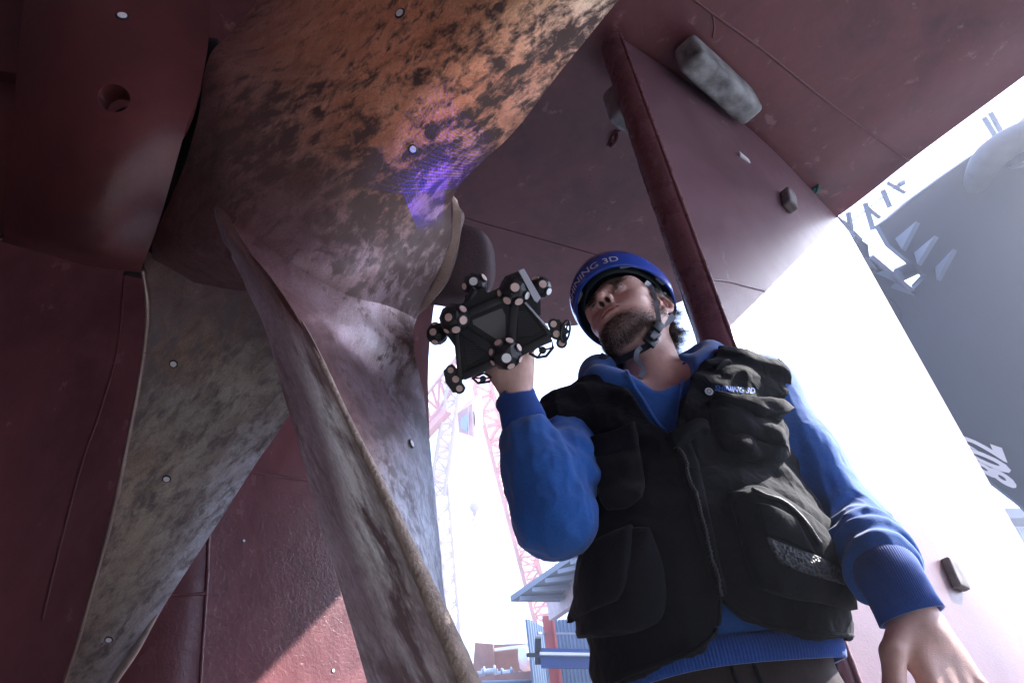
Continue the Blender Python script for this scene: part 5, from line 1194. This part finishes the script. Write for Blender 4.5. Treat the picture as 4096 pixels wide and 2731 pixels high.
ball(2160, 1150, 47, 1.27, [(2139, 1113, 12), (2171, 1137, 13), (2194, 1165, 12)], (2,))
ball(2055, 1165, 64, 1.18, [(2060, 1150, 15), (1998, 1172, 11), (2029, 1201, 14), (2075, 1205, 14), (2107, 1182, 13)], (4,))
ball(1750, 1335, 46, 1.25, [(1733, 1328, 12), (1740, 1367, 11), (1738, 1296, 9)])
ball(1820, 1275, 64, 1.185, [(1795, 1269, 13), (1852, 1280, 14), (1851, 1237, 13), (1824, 1317, 14), (1787, 1322, 10)])
ball(2022, 1415, 66, 1.16, [(2026, 1431, 16), (1993, 1371, 13), (2038, 1363, 13), (2075, 1390, 12), (1966, 1408, 11), (1972, 1450, 10), (2080, 1437, 11), (2044, 1463, 13)], (0,))
def plate(out, dots, d, off):
    mb = MB(); mb.poly([P(x, y, d) for x, y in out], -vb*.012); o = mb.build('target_arm', M_sbody, scan)
    for x, y, r in dots:
        m = MB(); c = P(x, y, d-.0006); rr = r*d/F; m.lathe(c, vb, [(-.002, rr*1.75), (.001, rr*1.7), (.0012, rr*1.2)], 20, 0); m.lathe(c, vb, [(.001, rr), (.002, rr)], 20, 1); m.build('dot', [M_sbody, M_sdot], o)
    return o
plate([(1773, 1482), (1806, 1455), (1826, 1475), (1830, 1500), (1849, 1508), (1848, 1532), (1862, 1551), (1856, 1567), (1812, 1571), (1782, 1530)], [(1803, 1480, 12), (1823, 1516, 14), (1838, 1553, 13)], 1.20, 0)
fp = plate([(2195, 1285), (2236, 1276), (2262, 1310), (2268, 1352), (2258, 1392), (2236, 1385), (2228, 1360), (2202, 1345)], [(2214, 1296, 13), (2226, 1335, 14), (2247, 1371, 13)], 1.21, 0)
def ringframe(name, pts, r, spokes, d, par):
    mb = MB(); q = [P(x, y, d) for x, y in pts]; q.append(q[0]); mb.tube(q, r, 6, cap=False)
    m2 = None; o = mb.build(name, M_sbody, par)
    mb = MB(); c = sum(q[:-1])/(len(q)-1)
    for i in spokes: mb.tube([c, q[i]], r*.7, 6)
    mb.lathe(c, vb, [(-.001, r*2.5), (.001, r*2.5)], 12); tag(mb.build('spokes', M_sbody, o), kind='stuff')
th = np.linspace(0, 6.28, 17)[:-1]; ringframe('target_ring', [(2262+17*math.cos(t)+9*math.sin(t)*.8, 1325-44*math.sin(t)) for t in th], .0022, (0, 3, 6, 9, 12), 1.205, scan)
ringframe('target_ring', [(1888, 1510), (1935, 1492), (1966, 1510), (1958, 1526), (1914, 1533)], .0024, (0, 2, 4), 1.225, scan)
ringframe('target_ring', [(2116, 1412), (2150, 1430), (2185, 1424), (2212, 1390), (2208, 1362), (2150, 1385)], .0028, (1, 3, 5), 1.225, scan)
mb = MB(); mb.poly([P(*q, 1.20) for q in [(1995, 1150), (2020, 1105), (2076, 1083), (2128, 1130), (2162, 1205), (2163, 1262), (2100, 1240)]], -vb*.03); mb.build('lens_hood', M_sbody, scan)
mb = MB(); mb.poly([P(*q, 1.165) for q in [(2074, 1082), (2096, 1074), (2163, 1190), (2150, 1210), (2138, 1202)]], -vb*.014); mb.build('trim', M_salu, scan)
mb = MB(); mb.box(P(1922, 1192, 1.21), [ex*.93+ey*.35, ey*.93-ex*.35, ez], (.015, .014, .02), bev=.003); mb.box(P(1888, 1200, 1.215), [ex*.93+ey*.35, ey*.93-ex*.35, ez], (.010, .012, .01), bev=.003); mb.lathe(P(1870, 1215, 1.20), nrm(ex*.5+ey*.8+ez*.2), [(0, .008), (.03, .008)], 16); mb.build('camera_module', M_sbody, scan, True, 30)
mb = MB(); mb.tube([P(2060, 1440, 1.262), P(2040, 1380, 1.262), P(2005, 1300, 1.262), P(1985, 1250, 1.25)], [.016, .017, .017, .018], 16); mb.build('grip', M_sbody, scan, True)
# ------------------------------------------------------------------ far things: crane, shed, quay gear, grey ship
def lattice(name, A, B, C, D, mat, parent, nb, r, rd=None, depth=None):
    """square truss between end quads A->B (left chord) and C->D (right chord)"""
    A, B, C, D = [np.asarray(q, float) for q in (A, B, C, D)]; back = nrm(A-CAM)*depth; mb = MB(); rd = rd or r*.5
    ch = [(A, B), (C, D), (A+back, B+back), (C+back, D+back)]
    for a, b in ch: mb.tube([a, b], r, 5)
    pt = lambda k, t: ch[k][0]*(1-t)+ch[k][1]*t
    for i in range(nb):
        t0, t1 = i/nb, (i+1)/nb
        for (p, q) in ((0, 1), (2, 3), (0, 2), (1, 3)):
            mb.tube([pt(p, t0), pt(q, t0)], rd, 4); a, b = (p, q) if i % 2 else (q, p); mb.tube([pt(a, t0), pt(b, t1)], rd, 4)
    return mb.build(name, mat, parent)
dc = 26.
crane = thing('tower_crane', 'pale red lattice crane with a hanging cab and hook, beyond the propeller', 'crane', (P(1900, 2700, dc)[0], P(1900, 2700, dc)[1], 0))
Q = lambda x, y, d=dc: P(x, y, d)
lattice('mast', Q(1795, 1520), Q(1722, 1960), Q(1845, 1500), Q(1778, 1980), M_cranew, crane, 10, .085, .05, .8)
lattice('mast', Q(1735, 1930), Q(1800, 2600), Q(1790, 1930), Q(1845, 2600), M_cranew, crane, 14, .06, .035, .6)
lattice('mast', Q(1880, 1480), Q(2150, 2520), Q(1945, 1460), Q(2222, 2510), M_crane, crane, 18, .10, .05, .9)
lattice('mast', Q(1975, 1500, 29), Q(2190, 2300, 29), Q(2015, 1490, 29), Q(2235, 2300, 29), M_cranew, crane, 16, .06, .03, .7)
lattice('jib', Q(1610, 1700), Q(1850, 1400), Q(1630, 1800), Q(1880, 1470), M_crane, crane, 8, .07, .04, .8)
mb = MB(); mb.tube([Q(1600, 1850), Q(1790, 1640)], .22, 4); mb.build('jib_girder', M_crane, crane)
mb = MB(); mb.tube([Q(1860, 1650, 25), Q(1900, 1490, 26)], .05, 5); mb.build('tie_bar', M_cranew, crane)
# cab
cb = [Q(1830, 1652, 24.5), Q(1890, 1612, 24), Q(1898, 1748, 24), Q(1834, 1728, 24.5)]; k = nrm(Q(1930, 1700, 25)-Q(1892, 1720, 24))
mb = MB(); mb.poly(cb, (Q(1932, 1700, 25)-Q(1898, 1748, 24))*1.0); cab = mb.build('cab', M_crane, crane)
mb = MB(); ins = [cb[0]*.8+cb[2]*.2, cb[1]*.55+cb[0]*.25+cb[2]*.2, cb[2]*.55+cb[3]*.3+cb[0]*.15, cb[3]*.85+cb[1]*.15]; tw = nrm(CAM-cb[0])*.03
mb.poly([q+tw for q in ins], tw); mb.build('cab_window', M_glass, cab)
pr = np.array([Q(1898, 1640, 24), Q(1925, 1625, 24.9), Q(1930, 1690, 24.9), Q(1904, 1700, 24)]); mb = MB(); mb.poly([q+tw*1.5 for q in pr], tw); mb.build('cab_window', M_glass, cab)
for a, b in (((1872, 1560), (1880, 2005)), ((1890, 1560), (1897, 2005)), ((1897, 2070), (1930, 2560))):
    mb = MB(); mb.tube([Q(*a, 23.5), Q(*b, 23.5)], .012, 5); mb.build('cable', M_cranew, crane)
hk = Q(1898, 2025, 23.5); mb = MB(); mb.lathe(hk-ez*.1, ez, [(0, .14), (.02, .17), (.18, .17), (.2, .14)], 20); mb.box(hk-ey*.2, [ex, ey, ez], (.08, .1, .06), bev=.02)
hp_ = [hk-ey*.3+ex*.0, hk-ey*.4, hk-ey*.45-ex*.07, hk-ey*.55-ex*.10, hk-ey*.64-ex*.02, hk-ey*.62+ex*.09, hk-ey*.55+ex*.12]; mb.tube(crom(hp_, 20), .028, 8); mb.build('hook_block', M_cranew, crane, True, 40)

# open shed on the quay: roof, corrugated wall, red post, blue crane rail
ds = 17.
shed = thing('shed', 'open quay shed with grey roof, blue corrugated wall and red steel post', 'shed', (P(2250, 2731, ds)[0], P(2250, 2731, ds)[1], qz))
S = lambda x, y, d=ds: P(x, y, d)
zt = S(2200, 2400)[2]
ra, rb = S(2045, 2404, 15.), S(2330, 2400, 15.3); rc, rd_ = P(2900, 1850, 17.), P(2386, 2165, 17.)
rp = [PZ(2043, 2405, 5.0), PZ(2420, 2408, 5.0), PZ(3000, 2400, 5.0), PZ(3000, 1740, 5.7), PZ(2380, 2172, 5.55)]; tr_ = [(0, 1, 4), (1, 3, 4), (1, 2, 3)]
vv = [np.array(q) for q in rp]+[np.array(q)+[0, 0, .12] for q in rp]
roof = mk('roof', vv, tr_+[tuple(i+5 for i in t[::-1]) for t in tr_]+[(i, (i+1) % 5, 5+(i+1) % 5, 5+i) for i in range(5)], M_shedroof, shed, smooth=False)
for i in range(6):
    t = (i+.7)/6.5; a = rp[0]*(1-t)+rp[4]*t; b = rp[2]*(1-t)+rp[3]*t
    mb = MB(); mb.tube([a-[0, 0, .06], b-[0, 0, .06]], .06, 4); mb.build('purlin', M_shedroof, roof)
mb = MB(); a, b = S(2205, 2440, 15.6), P(2440, 2270, 12.8); mb.box((a+b)/2, [b-a, np.cross(b-a, [0, 0, 1]), np.cross(np.cross(b-a, [0, 0, 1]), b-a)], (np.linalg.norm(b-a)/2, .08, .22)); mb.build('rafter', plain('pale rafter', (.5, .36, .32), .5), shed)
def corr(name, a, b, z0, z1, n, mat, parent, amp=.02):
    a = np.array(a, float); b = np.array(b, float); d = (b-a)[:2]; L = np.linalg.norm(d); nn = np.array([d[1], -d[0]])/L; V = []; m = n*4
    for i in range(m+1):
        p = a[:2]+d*i/m+nn*amp*(1 if (i//2) % 2 else -1); V += [(p[0], p[1], z0), (p[0], p[1], z1)]
    Fc = [(2*i, 2*i+1, 2*i+3, 2*i+2) for i in range(m)]; N = len(V); V += [(x-nn[0]*.06, y-nn[1]*.06, z) for x, y, z in V]; Fc += [tuple(q+N for q in f[::-1]) for f in Fc]
    Fc += [(0, 1, N+1, N), (2*m, 2*m+1, N+2*m+1, N+2*m)]
    return mk(name, V, Fc, mat, parent, smooth=False)
wa, wb = S(2140, 2731, 16.5), S(2205, 2731, 17.4)
zw = S(2150, 2418, 16.5)[2]
corr('wall', wa, wb, qz, zw, 7, M_shedwall, shed); corr('wall', wb, S(2900, 2731, 17.6), qz, S(2215, 2430, 17.4)[2], 46, M_shedwall, shed)
for y in (2530,):
    mb = MB(); mb.tube([S(2150, y, 16.4), S(2206, y+2, 17.3)], .035, 4); mb.tube([S(2206, y+2, 17.3), S(2700, y+4, 17.4)], .035, 4); mb.build('wall_rail', M_shedroof, shed)
def post(name, px0, px1, dd, wdt, mat, parent, y0=2408, y1=2740):
    b = P(px1, y1, dd); t_ = P(px0, y0, dd); h0 = t_[2]; mb = MB(); c = (b[0]+t_[0])/2, (b[1]+t_[1])/2
    mb.box((b[0], b[1], (qz+h0)/2), [(1, .2, 0), (-.2, 1, 0), (0, 0, 1)], (wdt*.5, wdt*.08, (h0-qz)/2)); mb.box((b[0]+wdt*.45, b[1]-.1, (qz+h0)/2), [(1, .2, 0), (-.2, 1, 0), (0, 0, 1)], (wdt*.08, wdt*.5, (h0-qz)/2)); return mb.build(name, mat, parent)
post('post', 2185, 2224, 16.2, .26, M_orange, shed)
mb = MB(); a, b = S(2160, 2620, 15.6), S(2700, 2630, 15.9); t = nrm(b-a); mb.box((a+b)/2+[0, 0, .10], [t, np.cross(t, [0, 0, 1]), (0, 0, 1)], (np.linalg.norm(b-a)/2, .12, .035)); mb.box((a+b)/2-[0, 0, .10], [t, np.cross(t, [0, 0, 1]), (0, 0, 1)], (np.linalg.norm(b-a)/2, .05, .16)); mb.build('rail_beam', M_blue, shed)
mb = MB(); mb.box((a+b)/2+[0, -.1, .02], [t, np.cross(t, [0, 0, 1]), (0, 0, 1)], (np.linalg.norm(b-a)/2, .05, .03)); mb.build('rail_conduit', M_white, shed)
mb = MB(); mb.tube([S(2108, 2617, 15.5), S(2165, 2617, 15.6)], .05, 5); mb.box(S(2152, 2600, 15.6), [ex, ey, ez], (.07, .30, .05)); mb.build('bracket', M_black, shed)

# gear standing on the quay
g1 = thing('rusty_deckhouse', 'large rusty brown steel block with a pale rail on top, behind the winches', 'steel block', P(2060, 2700, 20))
mb = MB(); mb.poly([P(1976, 2745, 20), P(1976, 2576, 20), P(2150, 2570, 20.4), P(2175, 2745, 20.4)], np.array([.4, 2.5, 0])); mb.build('wall', M_rust, g1)
mb = MB(); mb.poly([P(1886, 2745, 20.5), P(1900, 2568, 20.5), P(1972, 2574, 19.9), P(1974, 2745, 19.9)], np.array([.3, 1.5, 0])); mb.build('side_wall', M_rust, g1)
mb = MB(); mb.box((P(1982, 2586, 19.7)+P(2142, 2588, 19.9))/2, [(1, .02, 0), (0, 1, 0), (0, 0, 1)], (.62, .05, .04)); mb.build('top_rail', M_white, g1)
for x, y0, y1 in ((2037, 2570, 2552), (2067, 2570, 2556), (2098, 2570, 2558)):
    mb = MB(); mb.tube([P(x, y0, 19.9), P(x, y1, 19.9)], .015, 5); mb.build('post', M_rust, g1)
# white tarpaulin over a bracket
tp = [[(2072, 2592, 18.6), (2110, 2588, 18.5), (2150, 2606, 18.6)], [(2074, 2640, 18.4), (2112, 2634, 18.2), (2154, 2640, 18.4)], [(2078, 2672, 18.5), (2116, 2668, 18.2), (2150, 2664, 18.5)], [(2092, 2682, 18.6), (2122, 2690, 18.4), (2138, 2686, 18.6)]]
v, f = gridmesh(tp, 24, 24, .03, 0, jit=.06, js=.25); tag(mk('tarpaulin', v, f, M_cloth), 'white sheet draped over quay gear beside the blue shed wall', 'sheet')
def winch(px, rp, mat, label, d=17.6):
    base = P(px, 2722, d); o = thing('winch', label, 'winch', base, 'winches lined up on the quay'); s_ = rp*1.5*d/F
    for q in (-1, 1): mb = MB(); mb.lathe(base+np.array([q*s_*.75, 0, s_*1.05]), (1, 0, 0), [(-.02, s_*.95), (.02, s_*.95)], 20); mb.build('flange', mat, o, True, 40)
    mb = MB(); mb.lathe(base+np.array([-s_*.75, 0, s_*1.05]), (1, 0, 0), [(0, s_*.6), (s_*1.5, s_*.6)], 20); mb.build('drum', M_steel, o, True, 40)
    mb = MB(); mb.box(base+np.array([0, 0, .04]), [(1, 0, 0), (0, 1, 0), (0, 0, 1)], (s_, s_*.7, .05)); mb.box(base+np.array([s_*.95, -s_*.3, s_]), [(1, 0, 0), (0, 1, 0), (0, 0, 1)], (s_*.2, s_*.3, s_*.45), bev=.01); mb.build('motor_frame', mat, o)
for a in [(1915, 15, M_steel, 'grey winch nearest the blade edge, leftmost of the row on the quay'), (1962, 19, M_steel, 'widest grey winch, second from the left on the quay'), (1998, 15, M_steel, 'small grey winch left of the light blue one'),
          (2030, 17, M_shedwall, 'light blue winch in the middle of the quay row'), (2067, 12, M_blue, 'dark blue winch left of the draped white sheet'), (2147, 10, M_blue, 'small blue winch right under the shed wall edge')]: winch(*a)
mb = MB(); a_, b_2 = P(1800, 2726, 17.9), P(2172, 2722, 17.9); mb.box(((a_+b_2)/2)*[1, 1, .5]+[0, 0, qz/2], [(1, .05, 0), (-.05, 1, 0), (0, 0, 1)], (1.3, .6, (a_[2]-qz)/2-.01)); tag(mb.build('steel_bench', M_rust), 'low rusty steel bench under the winches on the quay', 'bench')
mb = MB(); mb.tube([P(1880, 2730, 17.2), P(2172, 2722, 17.2)], .05, 10); tag(mb.build('pipe', M_greylt, None, True), 'grey pipe running along the quay edge under the winches', 'pipe')

# the grey ship on the next berth
gs = thing('grey_ship', 'blue grey ship bow with white draft numbers, beyond the rudder', 'ship', (P(3900, 1500, 8)[0], P(3900, 1500, 8)[1], 0))
def gd(x, y): return 1/(.125+(x-3400)*.000018-(y-1300)*.000007)
upper = [(3345, 1000), (3421, 942), (3470, 982), (3477, 1029), (3577, 1110), (3647, 1056), (3706, 1102), (3650, 1165), (3560, 1110), (3562, 1120)]
outl = [(3300, 1040), (3376, 992), (3421, 944), (3472, 978), (3478, 1030), (3575, 1112), (3645, 1166), (3672, 1142), (3707, 1104), (3652, 1056), (3560, 980), (3515, 900), (3560, 868), (3640, 800), (3760, 712), (3880, 628), (3990, 562), (4062, 508), (4110, 470), (4200, 380), (4420, 280), (4520, 800), (4560, 1700), (4560, 2420), (4300, 2230), (4096, 2030), (3960, 1925), (3832, 1858), (3780, 1825), (3600, 1700), (3420, 1400)]
mb = MB(); mb.poly([P(x, y, gd(x, y)) for x, y in outl], -ez*.10); ghull = mb.build('hull', M_grey, gs)
GB = bvh_of(ghull)
def fin(pts, nm='bracket'):
    mb = MB(); q = [P(x, y, gd(x, y)-.02-e) for x, y, e in pts]; mb.poly(q, nrm(ex*.6-ey*.3)*.05); mb.build(nm, M_greylt, gs)
fin([(3580, 955, .0), (3664, 885, .4), (3606, 998, .0)]); fin([(3655, 1010, 0), (3738, 942, .4), (3668, 1056, 0)]); fin([(3740, 1070, 0), (3812, 995, .4), (3745, 1118, 0)])
fin([(3432, 1050, 0), (3462, 1028, .2), (3495, 1070, 0)]); fin([(3500, 1092, 0), (3540, 1080, .2), (3570, 1125, 0)]); fin([(3562, 1150, 0), (3580, 1130, .2), (3650, 1178, 0)])
mb = MB(); mb.poly([P(x, y, gd(x, y)-.03) for x, y in [(3480, 1034), (3494, 1020), (3660, 1160), (3640, 1170)]], -ez*.1); mb.build('lip', M_greylt, gs)
mb = MB(); mb.tube([P(3594, 1100, 7.75), P(3668, 1066, 7.75)], .085, 16); mb.build('roller', M_grey, gs, True, 40)
mb = MB(); mb.tube([P(3655, 1148, 7.8), P(3690, 1110, 7.8)], .035, 8); mb.build('roller', M_grey, gs, True, 40)
mb = MB(); pth = crom([(3890, 800, 7.5), (3905, 730, 7.25), (3945, 650, 7.0), (4010, 590, 6.9), (4120, 530, 6.8), (4260, 480, 6.7)], 30); mb.tube([P(*q) for q in pth], crom([(.05,), (.12,), (.15,), (.15,), (.14,), (.13,)], 30)[:, 0], 20); mb.build('anchor_pipe', plain('dark pipe', (.06, .07, .09), .6), gs, True)
fin([(4030, 670, 0), (4130, 630, .3), (4130, 650, .0)])
for a in ((3392, 850), (3410, 950)), ((3340, 860), (3448, 960)), ((3460, 812), (3492, 920)), ((3550, 730), (3620, 770)), ((3470, 830), (3520, 870)), ((3530, 760), (3560, 830)), ((3595, 740), (3615, 730)), ((3935, 470), (3985, 550)), ((3960, 450), (4010, 540)):
    mb = MB(); mb.tube([P(*a[0], 8.1), P(*a[1], 8.1)], .032, 5); mb.build('rail_post', M_greylt, gs)
mb = MB(); mb.tube([P(3400, 890, 8.1), P(3600, 735, 8.1), P(3900, 525, 8.1), P(4100, 420, 8.1)], .008, 5); mb.build('guard_wire', M_greylt, gs)
textpx('802', [(4075, 1965), (4008, 1788), (3792, 1716), (3895, 1868)], M_white, 'draft_number', gs, GB, .03, .04)
for l_ in ([(3540, 1180), (3600, 1240), (3615, 1330), (3625, 1500)],):
    mb = MB(); mb.tube([onto(GB, a, b, .0) for a, b in crom(l_, 20)], .012, 5); mb.build('weld_seam', M_grey, gs)
# lit corrugated building under it
rs = thing('warehouse', 'pale sunlit corrugated warehouse with grey eaves, low behind the rudder', 'warehouse', (P(4100, 2300, 20)[0], P(4100, 2300, 20)[1], 0))
a, b = P(3800, 2300, 20), P(4700, 2300, 22); zt = P(3920, 2035, 20)[2]
corr('wall', a, b, 0, zt, 70, M_galv, rs, .03)
mb = MB(); t = b-a; t[2] = 0; t = nrm(t); m_ = (a+b)/2; mb.box((m_[0]-.1, m_[1]-.4, zt+.16), [t, np.cross(t, [0, 0, 1]), (0, 0, 1)], (4.2, .35, .16)); mb.build('eaves', M_grey, rs)
# ------------------------------------------------------------------ haze volume added for a back-lit veil and glow
def haze():
    m = bpy.data.materials.new('added veil haze'); m.use_nodes = True; t = m.node_tree; t.nodes.remove(t.nodes['Principled BSDF'])
    pv = t.nodes.new('ShaderNodeVolumePrincipled'); pv.inputs['Density'].default_value = .0068; pv.inputs['Anisotropy'].default_value = .62; pv.inputs['Color'].default_value = (.80, .86, 1, 1)
    t.links.new(pv.outputs[0], t.nodes['Material Output'].inputs['Volume'])
    mb = MB(); mb.box((0, 0, 12.5), [(1, 0, 0), (0, 1, 0), (0, 0, 1)], (225, 225, 13.5)); o = mb.build('haze', m); o['kind'] = 'stuff'
haze()
